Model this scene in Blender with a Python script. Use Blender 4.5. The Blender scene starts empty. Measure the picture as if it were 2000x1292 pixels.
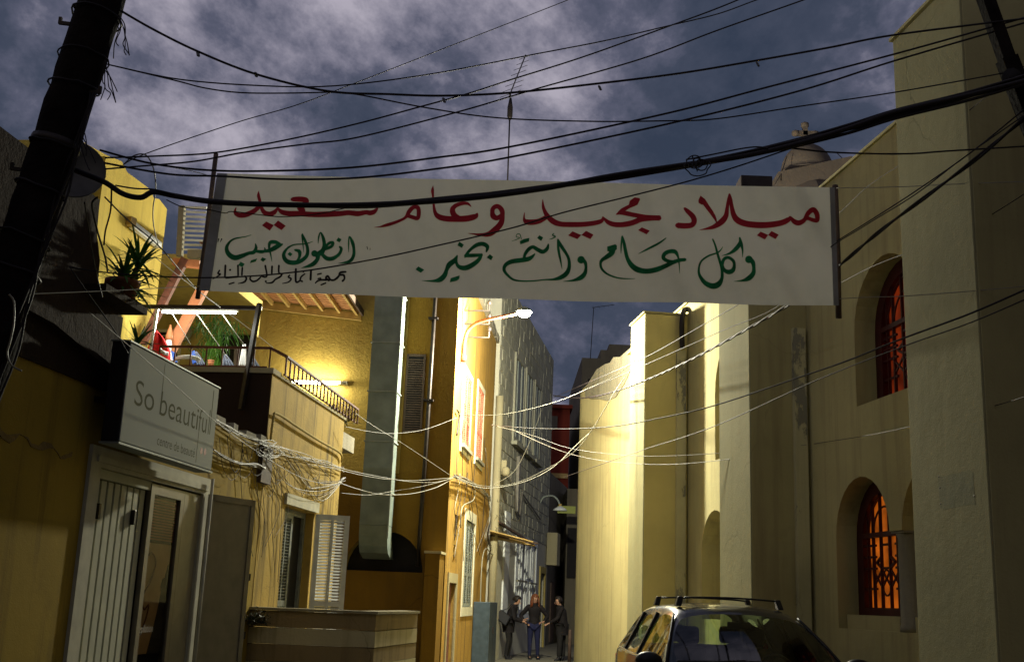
import bpy, bmesh, math, random
from math import radians, sin, cos, tan, pi, sqrt
from mathutils import Vector, Matrix, noise as mnoise
from mathutils.geometry import tessellate_polygon

S = bpy.context.scene
COL = S.collection
random.seed(7)

# ---------------------------------------------------------------- camera
FPX, PITCH, ROLL = 2209.0, radians(13.4), radians(2.26)
FW = Vector((0, cos(PITCH), sin(PITCH)))
_u0 = Vector((0, -sin(PITCH), cos(PITCH)))
_r0 = Vector((1, 0, 0))
RT = cos(ROLL) * _r0 + sin(ROLL) * _u0
UP = cos(ROLL) * _u0 - sin(ROLL) * _r0
CAM = Vector((0, 0, 1.6))
cd = bpy.data.cameras.new('camera')
cam = bpy.data.objects.new('camera', cd)
COL.objects.link(cam)
m = Matrix((RT, UP, -FW)).transposed().to_4x4()
m.translation = CAM
cam.matrix_world = m
cd.sensor_width = 36.0
cd.lens = 36.0 * FPX / 2000.0
cd.clip_start = 0.05
cd.clip_end = 2000
S.camera = cam

# ---------------------------------------------------------------- world (dusk, broken cloud)
W = bpy.data.worlds.new('World')
S.world = W
W.use_nodes = True
nt = W.node_tree
for n in list(nt.nodes):
    nt.nodes.remove(n)
def N(tree, t, **kw):
    n = tree.nodes.new(t)
    for k, v in kw.items():
        if k.startswith('i_'):
            n.inputs[int(k[2:])].default_value = v
        else:
            setattr(n, k, v)
    return n
def ramp(tree, stops):
    r = tree.nodes.new('ShaderNodeValToRGB')
    e = r.color_ramp.elements
    while len(e) > 1:
        e.remove(e[-1])
    e[0].position, e[0].color = stops[0][0], (*stops[0][1], 1)
    for p, c in stops[1:]:
        x = e.new(p)
        x.color = (*c, 1)
    return r
def math_n(tree, op, a, b=None, clamp=False):
    n = tree.nodes.new('ShaderNodeMath')
    n.operation = op
    n.use_clamp = clamp
    for i, v in enumerate((a, b)):
        if v is None: continue
        if isinstance(v, (int, float)): n.inputs[i].default_value = v
        else: tree.links.new(v, n.inputs[i])
    return n.outputs[0]
lk = nt.links.new
SUN_EL, SUN_ROT = radians(1.5), radians(215)
sky = N(nt, 'ShaderNodeTexSky', sky_type='NISHITA', sun_disc=False)
sky.sun_elevation = SUN_EL
sky.sun_rotation = SUN_ROT
tc = N(nt, 'ShaderNodeTexCoord')
sep = N(nt, 'ShaderNodeSeparateXYZ')
lk(tc.outputs['Generated'], sep.inputs[0])
zz = math_n(nt, 'MAXIMUM', sep.outputs[2], 0.0)
zz = math_n(nt, 'ADD', zz, 0.45)
dx = math_n(nt, 'DIVIDE', sep.outputs[0], zz)
dy = math_n(nt, 'DIVIDE', sep.outputs[1], zz)
cmb = N(nt, 'ShaderNodeCombineXYZ')
lk(dx, cmb.inputs[0]); lk(dy, cmb.inputs[1])
mp = N(nt, 'ShaderNodeMapping')
mp.inputs['Location'].default_value = (20.3, 3.3, 0)
mp.inputs['Rotation'].default_value = (0, 0, radians(-38))
mp.inputs['Scale'].default_value = (1.0, 0.75, 1)
lk(cmb.outputs[0], mp.inputs[0])
n1 = N(nt, 'ShaderNodeTexNoise'); n1.inputs['Scale'].default_value = 2.7
n1.inputs['Detail'].default_value = 12; n1.inputs['Roughness'].default_value = 0.63
n1.inputs['Distortion'].default_value = 0.15
lk(mp.outputs[0], n1.inputs['Vector'])
n2 = N(nt, 'ShaderNodeTexNoise'); n2.inputs['Scale'].default_value = 0.75
n2.inputs['Detail'].default_value = 3
lk(mp.outputs[0], n2.inputs['Vector'])
v = math_n(nt, 'ADD', math_n(nt, 'MULTIPLY', n1.outputs[0], 0.72), math_n(nt, 'MULTIPLY', n2.outputs[0], 0.28))
cr = ramp(nt, [(0.41, (0.034, 0.047, 0.080)), (0.465, (0.055, 0.067, 0.106)), (0.497, (0.10, 0.106, 0.158)), (0.527, (0.21, 0.203, 0.268)), (0.575, (0.43, 0.40, 0.475))])
lk(v, cr.inputs[0])
SKY_STRENGTH = 0.05
bs = N(nt, 'ShaderNodeBackground'); bs.inputs[1].default_value = SKY_STRENGTH
lk(sky.outputs[0], bs.inputs[0])
bc = N(nt, 'ShaderNodeBackground'); bc.inputs[1].default_value = 1.0
lk(cr.outputs[0], bc.inputs[0])
mixw = N(nt, 'ShaderNodeMixShader'); mixw.inputs[0].default_value = 0.97
lk(bs.outputs[0], mixw.inputs[1]); lk(bc.outputs[0], mixw.inputs[2])
wo = N(nt, 'ShaderNodeOutputWorld')
lk(mixw.outputs[0], wo.inputs[0])

# the sun is down: only a very weak, very soft glow from the western sky behind the camera
sl = bpy.data.lights.new('sun', 'SUN')
sl.energy = 0.05
sl.angle = radians(50)
sl.color = (1.0, 0.86, 0.52)
sun = bpy.data.objects.new('sun', sl)
COL.objects.link(sun)
sun.rotation_euler = (radians(62), 0, radians(-35))
sun.location = (-20, -20, 40)

S.view_settings.view_transform = 'Standard'
S.view_settings.look = 'None'
S.view_settings.exposure = 0.0
S.view_settings.gamma = 1.0
S.view_settings.use_curve_mapping = False
S.render.engine = 'CYCLES'
S.cycles.max_bounces = 8
S.cycles.diffuse_bounces = 4
S.cycles.transparent_max_bounces = 16
S.cycles.use_denoising = True
S.cycles.sample_clamp_indirect = 4.0

# ---------------------------------------------------------------- geometry helpers
def ray(u, v):
    return FW * FPX + RT * (u - 1000) - UP * (v - 646)
def PY(u, v, Y):
    d = ray(u, v)
    return CAM + d * (Y / d.y)
class Fr:
    """horizontal frame: s runs along a street, t to its right"""
    def __init__(self, a):
        a = radians(a)
        self.D = Vector((sin(a), cos(a), 0)); self.N = Vector((cos(a), -sin(a), 0))
        self.a = a
    def pt(self, s, t, z):
        return self.D * s + self.N * t + Vector((0, 0, z))
    def onS(self, u, v, s):
        d = ray(u, v); q = CAM + d * (s / d.dot(self.D)); return q
    def onT(self, u, v, t):
        d = ray(u, v); q = CAM + d * (t / d.dot(self.N)); return q
    def st(self, q):
        return q.dot(self.D), q.dot(self.N), q.z
R = Fr(-7.5)   # church
L = Fr(6.3)    # shop and terrace
T = Fr(5.0)    # tall yellow house
G = Fr(9.5)    # grey stone house
WLOC = {}
def crom(pts, n=8):
    """Catmull-Rom through tuples of any length"""
    out = []
    P = [pts[0]] + list(pts) + [pts[-1]]
    for i in range(1, len(P) - 2):
        a, b, c, d = P[i-1], P[i], P[i+1], P[i+2]
        for k in range(n):
            x = k / n
            out.append(tuple(0.5 * ((2*b[j]) + (-a[j]+c[j])*x + (2*a[j]-5*b[j]+4*c[j]-d[j])*x*x + (-a[j]+3*b[j]-3*c[j]+d[j])*x**3) for j in range(len(b))))
    out.append(tuple(pts[-1]))
    return out
class MB:
    def __init__(s):
        s.v = []; s.f = []; s.mi = []; s.cur = 0; s.smooth = False; s.sm = []
    def add(s, vs, fs):
        b = len(s.v)
        s.v += [Vector(q) for q in vs]
        for f in fs:
            s.f.append([b + i for i in f]); s.mi.append(s.cur); s.sm.append(s.smooth)
        return s
    def hexa(s, p):  # 8 corners: bottom 4 ccw, top 4 ccw
        return s.add(p, [(0,3,2,1),(4,5,6,7),(0,1,5,4),(1,2,6,5),(2,3,7,6),(3,0,4,7)])
    def box(s, fr, s0, s1, t0, t1, z0, z1, jit=0.0):
        p = [fr.pt(a, b, z) for z in (z0, z1) for a, b in ((s0,t0),(s0,t1),(s1,t1),(s1,t0))]
        if jit:
            p = [q + Vector((random.uniform(-jit,jit), random.uniform(-jit,jit), random.uniform(-jit,jit))) for q in p]
        return s.hexa(p)
    def bar(s, a, b, w, h, up=Vector((0,0,1))):
        a, b = Vector(a), Vector(b)
        d = (b - a).normalized()
        r = d.cross(up)
        if r.length < 1e-4: r = d.cross(Vector((1,0,0)))
        r.normalize(); u = r.cross(d).normalized()
        p = [q + r*i*w/2 + u*j*h/2 for q in (a, b) for i, j in ((-1,-1),(1,-1),(1,1),(-1,1))]
        return s.add(p, [(0,3,2,1),(4,5,6,7),(0,1,5,4),(1,2,6,5),(2,3,7,6),(3,0,4,7)])
    def tube(s, pts, r, n=6, r2=None, caps=True):
        pts = [Vector(p) for p in pts]
        m_ = len(pts); vs = []; fs = []
        prev = None
        for i, p in enumerate(pts):
            d = (pts[min(i+1, m_-1)] - pts[max(i-1, 0)])
            if d.length < 1e-9: d = Vector((0,0,1))
            d.normalize()
            if prev is None:
                a = d.cross(Vector((0,0,1)))
                if a.length < 1e-3: a = d.cross(Vector((1,0,0)))
            else:
                a = prev - d * prev.dot(d)
            a.normalize(); prev = a
            b = d.cross(a)
            rr = r(i/(m_-1)) if callable(r) else (r if r2 is None else r + (r2-r)*i/(m_-1))
            for k in range(n):
                t = 2*pi*k/n
                vs.append(p + (a*cos(t) + b*sin(t)) * rr)
        for i in range(m_-1):
            for k in range(n):
                fs.append((i*n+k, i*n+(k+1)%n, (i+1)*n+(k+1)%n, (i+1)*n+k))
        if caps:
            fs.append(tuple(range(n-1,-1,-1))); fs.append(tuple((m_-1)*n+k for k in range(n)))
        o = s.smooth; s.smooth = True
        s.add(vs, fs); s.smooth = o
        return s
    def lathe(s, base, prof, n=20, ax=Vector((0,0,1)), smooth=True):
        ax = ax.normalized()
        a = ax.cross(Vector((1,0,0)));
        if a.length < 1e-3: a = ax.cross(Vector((0,1,0)))
        a.normalize(); b = ax.cross(a)
        vs = []; fs = []
        for r_, h in prof:
            for k in range(n):
                t = 2*pi*k/n
                vs.append(Vector(base) + ax*h + (a*cos(t)+b*sin(t))*max(r_,1e-4))
        for i in range(len(prof)-1):
            for k in range(n):
                fs.append((i*n+k, i*n+(k+1)%n, (i+1)*n+(k+1)%n, (i+1)*n+k))
        fs.append(tuple(range(n-1,-1,-1))); fs.append(tuple((len(prof)-1)*n+k for k in range(n)))
        o = s.smooth; s.smooth = smooth
        s.add(vs, fs); s.smooth = o
        return s
    def plate(s, f, outer, holes=(), depth=0.3, edge_outer=True, back=True):
        """f(u, z, d) -> point; polygon with holes on d=0, extruded to d=depth"""
        loops = [list(outer)] + [list(h) for h in holes]
        flat = [q for l in loops for q in l]
        tris = tessellate_polygon([[Vector((u, z, 0)) for u, z in l] for l in loops])
        s.add([f(u, z, 0) for u, z in flat], tris)
        if back: s.add([f(u, z, depth) for u, z in flat], [t[::-1] for t in tris])
        for li, l in enumerate(loops):
            if li == 0 and not edge_outer: continue
            n = len(l)
            s.add([f(u, z, 0) for u, z in l] + [f(u, z, depth) for u, z in l], [(i, (i+1)%n, n+(i+1)%n, n+i) for i in range(n)])
        return s
    def build(s, name, mat, parent=None, label=None, cat=None, group=None, kind=None, origin=None, recalc=True, bevel=0):
        if origin is None:
            xs = [v.x for v in s.v]; ys = [v.y for v in s.v]; zs = [v.z for v in s.v]
            origin = Vector(((min(xs)+max(xs))/2, (min(ys)+max(ys))/2, min(zs)))
        origin = Vector(origin)
        me = bpy.data.meshes.new(name)
        me.from_pydata([tuple(v - origin) for v in s.v], [], s.f)
        mats = mat if isinstance(mat, (list, tuple)) else [mat]
        for q in mats: me.materials.append(q)
        for p, i, sm in zip(me.polygons, s.mi, s.sm):
            p.material_index = i; p.use_smooth = sm
        if recalc:
            bm = bmesh.new(); bm.from_mesh(me)
            bmesh.ops.recalc_face_normals(bm, faces=bm.faces)
            bm.to_mesh(me); bm.free()
        me.update()
        o = bpy.data.objects.new(name, me)
        COL.objects.link(o)
        place(o, origin, parent)
        tag(o, label, cat, group, kind)
        if bevel:
            b = o.modifiers.new('bevel', 'BEVEL'); b.width = bevel; b.segments = 2; b.limit_method = 'ANGLE'
        return o
def place(o, w, parent=None):
    w = Vector(w)
    WLOC[o.name] = w
    if parent is not None:
        o.parent = parent
        o.location = w - WLOC[parent.name]
    else:
        o.location = w
def tag(o, label=None, cat=None, group=None, kind=None):
    if label: o['label'] = label
    if cat: o['category'] = cat
    if group: o['group'] = group
    if kind: o['kind'] = kind
    return o
def thing(name, loc, label, cat, group=None):
    o = bpy.data.objects.new(name, None)
    o.empty_display_size = 0.3
    COL.objects.link(o)
    place(o, loc)
    return tag(o, label, cat, group)
def copy_tree(o, loc, label=None):
    def rec(x, par):
        c = x.copy(); COL.objects.link(c)
        if par is not None:
            c.parent = par
        for ch in list(x.children):
            if ch.parent == x: rec(ch, c)
        return c
    r = rec(o, None); r.location = loc
    WLOC[r.name] = Vector(loc)
    if label: r['label'] = label
    return r
fT = lambda fr, t0, sg=1: (lambda u, z, d: fr.pt(u, t0 + sg*d, z))   # wall along the street
fS = lambda fr, s0, sg=1: (lambda u, z, d: fr.pt(s0 + sg*d, u, z))   # wall across the street
def rect(a, b, c, d): return [(a,c),(b,c),(b,d),(a,d)]
def arch(c, hw, z0, zs, ztop, n=14, pointed=0.0):
    """opening with arched head, bottom z0, springing zs, crown ztop"""
    p = [(c-hw, z0), (c+hw, z0), (c+hw, zs)]
    for k in range(1, n):
        a = pi*k/n
        x = cos(a); y = sin(a)
        if pointed: y = y*(1-pointed) + pointed*(1-abs(x))
        p.append((c+hw*x, zs + (ztop-zs)*y))
    p.append((c-hw, zs))
    return p

# ---------------------------------------------------------------- materials
MATS = {}
def newmat(name):
    m = bpy.data.materials.new(name); m.use_nodes = True
    t = m.node_tree
    b = t.nodes['Principled BSDF']
    MATS[name] = m
    return m, t, b
def flat(name, col, rough=0.6, metal=0.0, spec=0.28, noise=0.15, scale=6.0, bump=0.0, bscale=60, coat=0.0):
    m, t, b = newmat(name)
    g = N(t, 'ShaderNodeNewGeometry')
    n = N(t, 'ShaderNodeTexNoise'); n.inputs['Scale'].default_value = scale; n.inputs['Detail'].default_value = 6
    t.links.new(g.outputs['Position'], n.inputs['Vector'])
    r = ramp(t, [(0.3, tuple(c*(1-noise) for c in col)), (0.7, tuple(min(1,c*(1+noise)) for c in col))])
    t.links.new(n.outputs[0], r.inputs[0]); t.links.new(r.outputs[0], b.inputs['Base Color'])
    b.inputs['Roughness'].default_value = rough; b.inputs['Metallic'].default_value = metal
    b.inputs['Specular IOR Level'].default_value = spec
    b.inputs['Coat Weight'].default_value = coat
    if bump:
        n2 = N(t, 'ShaderNodeTexNoise'); n2.inputs['Scale'].default_value = bscale; n2.inputs['Detail'].default_value = 4
        t.links.new(g.outputs['Position'], n2.inputs['Vector'])
        bp = N(t, 'ShaderNodeBump'); bp.inputs['Strength'].default_value = 1.0; bp.inputs['Distance'].default_value = bump
        t.links.new(n2.outputs[0], bp.inputs['Height']); t.links.new(bp.outputs[0], b.inputs['Normal'])
    return m
def plaster(name, col, dirt, streak=0.5, patch=0.4, bump=0.006, gran=45, rough=0.9, peel=None, peel_amt=0.0):
    """rendered wall: broad tone drift, rain streaks, fine stucco relief, optional peeled patches"""
    m, t, b = newmat(name)
    L_ = t.links.new
    g = N(t, 'ShaderNodeNewGeometry')
    def noise(scale, det=6, rough_=0.55, sc=None, loc=None):
        src = g.outputs['Position']
        if sc:
            mp = N(t, 'ShaderNodeMapping'); mp.inputs['Scale'].default_value = sc
            if loc: mp.inputs['Location'].default_value = loc
            L_(src, mp.inputs[0]); src = mp.outputs[0]
        n = N(t, 'ShaderNodeTexNoise'); n.inputs['Scale'].default_value = scale
        n.inputs['Detail'].default_value = det; n.inputs['Roughness'].default_value = rough_
        L_(src, n.inputs['Vector']); return n.outputs[0]
    def mixc(fac, a, b_):
        x = N(t, 'ShaderNodeMix', data_type='RGBA')
        L_(fac, x.inputs[0])
        for i, q in ((6, a), (7, b_)):
            if isinstance(q, tuple): x.inputs[i].default_value = (*q, 1)
            else: L_(q, x.inputs[i])
        return x.outputs[2]
    big = noise(0.55, 7)
    r1 = ramp(t, [(0.32, tuple(c*0.80 for c in col)), (0.55, col), (0.75, tuple(min(1, c*1.12) for c in col))]); L_(big, r1.inputs[0])
    st = noise(1.0, 7, 0.6, sc=(5.5, 5.5, 0.32))
    rs = ramp(t, [(0.50, (0,0,0)), (0.72, (streak,)*3)]); L_(st, rs.inputs[0])
    c1 = mixc(rs.outputs[0], r1.outputs[0], dirt)
    pa = noise(1.7, 8, 0.65, sc=(1,1,0.7), loc=(4,9,2))
    rp = ramp(t, [(0.56, (0,0,0)), (0.66, (patch,)*3)]); L_(pa, rp.inputs[0])
    c2 = mixc(rp.outputs[0], c1, tuple(0.5*(a+d) for a, d in zip(col, dirt)))
    fine = noise(gran, 5, 0.6)
    if peel:
        pe = noise(1.1, 9, 0.7, sc=(1.2,1.2,0.5), loc=(17,3,8))
        rq = ramp(t, [(1-peel_amt-0.012, (0,0,0)), (1-peel_amt+0.012, (1,1,1))]); L_(pe, rq.inputs[0])
        c2 = mixc(rq.outputs[0], c2, peel)
    vo = N(t, 'ShaderNodeTexVoronoi'); vo.feature = 'DISTANCE_TO_EDGE'; vo.inputs['Scale'].default_value = 0.55
    wp = N(t, 'ShaderNodeMapping'); L_(g.outputs['Position'], wp.inputs[0])
    wn = N(t, 'ShaderNodeTexNoise'); wn.inputs['Scale'].default_value = 1.8; wn.inputs['Detail'].default_value = 5; wn.inputs['Roughness'].default_value = 0.6
    L_(g.outputs['Position'], wn.inputs['Vector'])
    va = N(t, 'ShaderNodeVectorMath', operation='SCALE'); va.inputs[3].default_value = 0.45
    L_(wn.outputs['Color'], va.inputs[0])
    vb = N(t, 'ShaderNodeVectorMath', operation='ADD'); L_(wp.outputs[0], vb.inputs[0]); L_(va.outputs[0], vb.inputs[1]); L_(vb.outputs[0], vo.inputs['Vector'])
    cm = ramp(t, [(0.0, (1,1,1)), (0.0075, (0,0,0))]); L_(vo.outputs[0], cm.inputs[0])
    ck = noise(0.45, 3, 0.5, loc=(3,7,1)); kr = ramp(t, [(0.56, (0,0,0)), (0.68, (0.5,0.5,0.5))]); L_(ck, kr.inputs[0])
    crk = math_n(t, 'MULTIPLY', cm.outputs[0], kr.outputs[0])
    c2 = mixc(crk, c2, tuple(d*0.45 for d in dirt))
    L_(c2, b.inputs['Base Color'])
    b.inputs['Roughness'].default_value = rough
    b.inputs['Specular IOR Level'].default_value = 0.12
    med = noise(9, 4, 0.6)
    h = math_n(t, 'ADD', math_n(t, 'MULTIPLY', fine, 1.0), math_n(t, 'MULTIPLY', med, 1.6))
    if peel: h = math_n(t, 'SUBTRACT', h, rq.outputs[0])
    h = math_n(t, 'SUBTRACT', h, crk)
    bp = N(t, 'ShaderNodeBump'); bp.inputs['Strength'].default_value = 1.0; bp.inputs['Distance'].default_value = bump
    L_(h, bp.inputs['Height']); L_(bp.outputs[0], b.inputs['Normal'])
    return m
def emis(name, col, strength, vary=0):
    m, t, b = newmat(name)
    b.inputs['Base Color'].default_value = (0.25*col[0],0.25*col[1],0.25*col[2],1)
    b.inputs['Emission Color'].default_value = (*col, 1)
    b.inputs['Emission Strength'].default_value = strength
    if vary:
        g = N(t, 'ShaderNodeNewGeometry'); n = N(t, 'ShaderNodeTexNoise'); n.inputs['Scale'].default_value = 2.6; n.inputs['Detail'].default_value = 5
        t.links.new(g.outputs['Position'], n.inputs['Vector'])
        r = ramp(t, [(0.35, (strength*(1-vary),)*3), (0.65, (strength*(1+vary),)*3)]); t.links.new(n.outputs[0], r.inputs[0])
        t.links.new(r.outputs[0], b.inputs['Emission Strength'])
    return m
M = {}
M['church'] = plaster('church_plaster', (0.42,0.375,0.185), (0.25,0.215,0.11), 0.7, 0.5, 0.0035, 38)
M['churchrough'] = plaster('church_rough_plaster', (0.29,0.27,0.14), (0.20,0.185,0.085), 0.35, 0.5, 0.003, 75)
M['churchbounce'] = plaster('church_bounce_plaster', (0.60,0.52,0.22), (0.30,0.26,0.12), 0.35, 0.25, 0.003, 38)  # lighter church plaster: bounced light painted into the farthest buttress front
M['ochre'] = plaster('ochre_plaster', (0.36,0.25,0.035), (0.15,0.10,0.025), 0.75, 0.55, 0.0015, 70, peel=(0.50,0.42,0.28), peel_amt=0.34)
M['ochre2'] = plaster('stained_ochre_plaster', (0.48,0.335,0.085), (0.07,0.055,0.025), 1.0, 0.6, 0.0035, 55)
M['yellow'] = plaster('yellow_plaster', (0.40,0.285,0.07), (0.22,0.14,0.04), 0.35, 0.3, 0.009, 22)
M['yellowpale'] = plaster('pale_yellow_plaster', (0.420,0.329,0.105), (0.154,0.119,0.049), 0.4, 0.3, 0.004, 34)
M['orange'] = plaster('orange_plaster', (0.17,0.095,0.012), (0.10,0.06,0.015), 0.5, 0.5, 0.005, 30)
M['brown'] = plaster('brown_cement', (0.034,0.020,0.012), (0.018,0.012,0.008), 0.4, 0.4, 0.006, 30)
M['brownochre'] = plaster('brown_ochre_plaster', (0.252,0.175,0.059), (0.091,0.063,0.035), 0.5, 0.6, 0.006, 26)  # even brownish ochre for the broken render and the terrace end wall
M['goldochre'] = plaster('golden_ochre_plaster', (0.37,0.225,0.05), (0.13,0.085,0.04), 0.95, 0.7, 0.006, 34, peel=(0.44,0.36,0.24), peel_amt=0.33)
M['yellowbright'] = plaster('bright_yellow_plaster', (0.62,0.46,0.09), (0.30,0.20,0.05), 0.5, 0.4, 0.004, 30)
M['olive'] = plaster('olive_plaster', (0.252,0.210,0.091), (0.112,0.091,0.049), 0.4, 0.4, 0.005, 30)
M['stone'] = plaster('grey_stone', (0.38,0.37,0.28), (0.13,0.12,0.09), 0.5, 0.5, 0.012, 20)
M['mortar'] = plaster('pale_mortar', (0.48,0.46,0.36), (0.25,0.23,0.18), 0.3, 0.4, 0.006, 30)
M['lowwall'] = plaster('cream_stone', (0.60,0.53,0.31), (0.22,0.17,0.08), 0.65, 0.4, 0.004, 30)
M['lowwall2'] = plaster('brown_stone', (0.36,0.27,0.13), (0.13,0.10,0.055), 0.65, 0.4, 0.004, 30)
M['coping'] = plaster('coping_stone', (0.364,0.322,0.196), (0.210,0.175,0.105), 0.2, 0.4, 0.003, 40)
M['concrete'] = plaster('concrete', (0.252,0.231,0.175), (0.112,0.098,0.070), 0.4, 0.6, 0.006, 30)
M['domestone'] = plaster('dome_stone', (0.125,0.10,0.08), (0.098,0.077,0.056), 0.5, 0.5, 0.008, 12)
M['redbuild'] = plaster('dark_red_plaster', (0.20,0.035,0.02), (0.08,0.02,0.015), 0.4, 0.4, 0.004, 10)
M['farwall'] = plaster('far_wall', (0.16,0.14,0.10), (0.07,0.06,0.05), 0.4, 0.4, 0.004, 10)
M['asphalt'] = plaster('asphalt', (0.10,0.095,0.075), (0.05,0.047,0.04), 0.2, 0.7, 0.008, 40)
M['alley'] = plaster('worn_concrete_paving', (0.182,0.168,0.126), (0.077,0.070,0.049), 0.2, 0.8, 0.006, 30)
M['white'] = flat('white_paint', (0.52,0.50,0.38), 0.8, spec=.2, noise=0.12, bump=0.001)
M['whitewood'] = flat('white_painted_wood', (0.66,0.68,0.66), 0.6, noise=0.15, bump=0.002)
M['greywood'] = flat('grey_painted_wood', (0.20,0.22,0.20), 0.6, noise=0.2, bump=0.002, scale=12)
M['darkwood'] = flat('dark_brown_wood', (0.085,0.055,0.04), 0.7, noise=0.3, bump=0.002)
M['redwood'] = flat('red_painted_wood', (0.55,0.17,0.10), 0.65, noise=0.18, bump=0.002)
M['plank'] = flat('varnished_plank', (0.42,0.20,0.09), 0.6, noise=0.25, bump=0.002, scale=9)
M['rafter'] = flat('ochre_rafter', (0.44,0.30,0.10), 0.6, noise=0.2, bump=0.002)
M['rust'] = flat('rusty_paint', (0.13,0.045,0.024), 0.75, noise=0.35, bump=0.002, scale=14)
M['orangesteel'] = flat('orange_primed_steel', (0.50,0.18,0.07), 0.6, noise=0.2, bump=0.001)
M['iron'] = flat('dark_iron', (0.035,0.028,0.024), 0.5, metal=0.6, noise=0.3)
M['steelgrey'] = flat('grey_metal_door', (0.23,0.205,0.15), 0.45, metal=0.2, noise=0.12, bump=0.001)
M['galv'] = flat('galvanised_duct', (0.17,0.205,0.18), 0.5, metal=0.35, noise=0.22, scale=3, bump=0.0015, bscale=14)
M['galvlight'] = flat('bright_galvanised', (0.24,0.27,0.24), 0.55, metal=0.2, noise=0.2, scale=4)
M['shutterwhite'] = flat('cream_shutter_metal', (0.50,0.50,0.38), 0.8, spec=.15, noise=0.08)
M['black'] = flat('black_matte', (0.012,0.010,0.010), 0.75, noise=0.2)
M['cable'] = flat('black_cable', (0.016,0.012,0.014), 0.6, noise=0.2)
M['cablewhite'] = flat('pale_cable', (0.24,0.225,0.17), 0.5, noise=0.1)
M['cablegrey'] = flat('grey_cable', (0.22,0.20,0.16), 0.5, noise=0.2)
M['pole'] = flat('tarred_pole', (0.012,0.009,0.008), 0.95, spec=.08, noise=0.5, bump=0.01, bscale=30)
M['signface'] = flat('sign_face', (0.42,0.44,0.38), 0.9, spec=.08, noise=0.03, scale=2)
M['signink'] = flat('sign_ink', (0.15,0.15,0.095), 0.95, spec=.03, noise=0.03)
M['signpink'] = flat('sign_pink_dot', (0.42,0.19,0.14), 0.6, noise=0.03)
M['inkred'] = flat('red_banner_paint', (0.46,0.018,0.028), 0.8, noise=0.12, scale=14)
M['inkgreen'] = flat('green_banner_paint', (0.012,0.19,0.055), 0.8, noise=0.45, scale=9)
M['inkblack'] = flat('black_banner_paint', (0.012,0.008,0.008), 0.8, noise=0.2)
M['leaf'] = flat('leaf_green', (0.06,0.16,0.025), 0.5, noise=0.4, scale=11)
M['leafbright'] = flat('bright_leaf_green', (0.10,0.24,0.03), 0.5, noise=0.35, scale=9)
M['leafdark'] = flat('dark_leaf', (0.03,0.045,0.015), 0.6, noise=0.3)
M['bark'] = flat('bark', (0.12,0.085,0.05), 0.9, noise=0.3, bump=0.004)
M['pot'] = flat('terracotta', (0.30,0.12,0.06), 0.8, noise=0.2)
M['clothred'] = flat('red_cloth', (0.75,0.03,0.03), 0.85, noise=0.1)
M['clothwhite'] = flat('white_cloth', (0.75,0.73,0.68), 0.85, noise=0.06)
M['clothblue'] = flat('blue_cloth', (0.05,0.12,0.40), 0.85, noise=0.15)
M['clothgrey'] = flat('grey_cloth', (0.12,0.13,0.16), 0.85, noise=0.15)
M['carpaint'] = flat('dark_grey_car_paint', (0.042,0.042,0.042), 0.28, metal=0.55, noise=0.05, coat=1.0)
M['plasticblack'] = flat('black_plastic', (0.012,0.012,0.013), 0.45, noise=0.1)
M['tyre'] = flat('tyre_rubber', (0.012,0.012,0.012), 0.85, noise=0.1)
M['chrome'] = flat('chrome', (0.6,0.6,0.58), 0.15, metal=1.0, noise=0.05)
M['carseat'] = flat('car_seat_fabric', (0.03,0.03,0.033), 0.9, noise=0.2)
M['skin'] = flat('skin', (0.32,0.18,0.12), 0.55, noise=0.06)
M['jacket'] = flat('black_jacket', (0.010,0.008,0.009), 0.85, spec=.2, noise=0.3)
M['jeans'] = flat('navy_jeans', (0.009,0.011,0.042), 0.85, noise=0.2)
M['trousers'] = flat('black_trousers', (0.010,0.009,0.009), 0.85, noise=0.2)
M['leather'] = flat('black_leather', (0.009,0.009,0.012), 0.6, spec=.2, noise=0.2)
M['hairdark'] = flat('dark_hair', (0.012,0.008,0.006), 0.55, noise=0.3)
M['hairbrown'] = flat('chestnut_hair', (0.14,0.045,0.018), 0.5, noise=0.3)
M['shirt'] = flat('pale_shirt', (0.45,0.42,0.36), 0.8, noise=0.1)
M['scooter'] = flat('dish_grey', (0.10,0.095,0.085), 0.5, metal=0.2, noise=0.3)
M['blinddark'] = flat('dark_red_blind', (0.30,0.085,0.06), 0.5, noise=0.15)
M['paneltan'] = flat('tan_poster', (0.50,0.34,0.17), 0.45, noise=0.15, scale=5)
M['lampglow'] = emis('street_lamp_glow', (1.0,1.0,0.72), 60)
M['tubeglow'] = emis('fluorescent_tube_glow', (0.95,1.0,1.0), 16)
M['tubeglow2'] = emis('wall_tube_glow', (1.0,0.97,0.72), 25)
M['glowwindow'] = emis('warm_lit_glass', (1.0,0.21,0.012), 0.26, .75)
M['glowwindow2'] = emis('dim_red_lit_glass', (1.0,0.10,0.012), 0.09, .8)
def glass(name, tint, refl=0.12, rough=0.03, ior=1.45):
    m, t, b = newmat(name)
    t.nodes.remove(b)
    tr = N(t, 'ShaderNodeBsdfTransparent'); tr.inputs[0].default_value = (*tint, 1)
    gl = N(t, 'ShaderNodeBsdfGlossy'); gl.inputs['Roughness'].default_value = rough
    fr = N(t, 'ShaderNodeFresnel'); fr.inputs[0].default_value = ior
    mx = N(t, 'ShaderNodeMixShader')
    ad = math_n(t, 'ADD', fr.outputs[0], refl*0.3, True)
    t.links.new(ad, mx.inputs[0]); t.links.new(tr.outputs[0], mx.inputs[1]); t.links.new(gl.outputs[0], mx.inputs[2])
    t.links.new(mx.outputs[0], t.nodes['Material Output'].inputs[0])
    return m
M['carglass'] = glass('car_glass', (0.80,0.84,0.78))
M['carglass2'] = glass('tinted_car_glass', (0.45,0.60,0.38), refl=0, ior=1.28)
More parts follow.
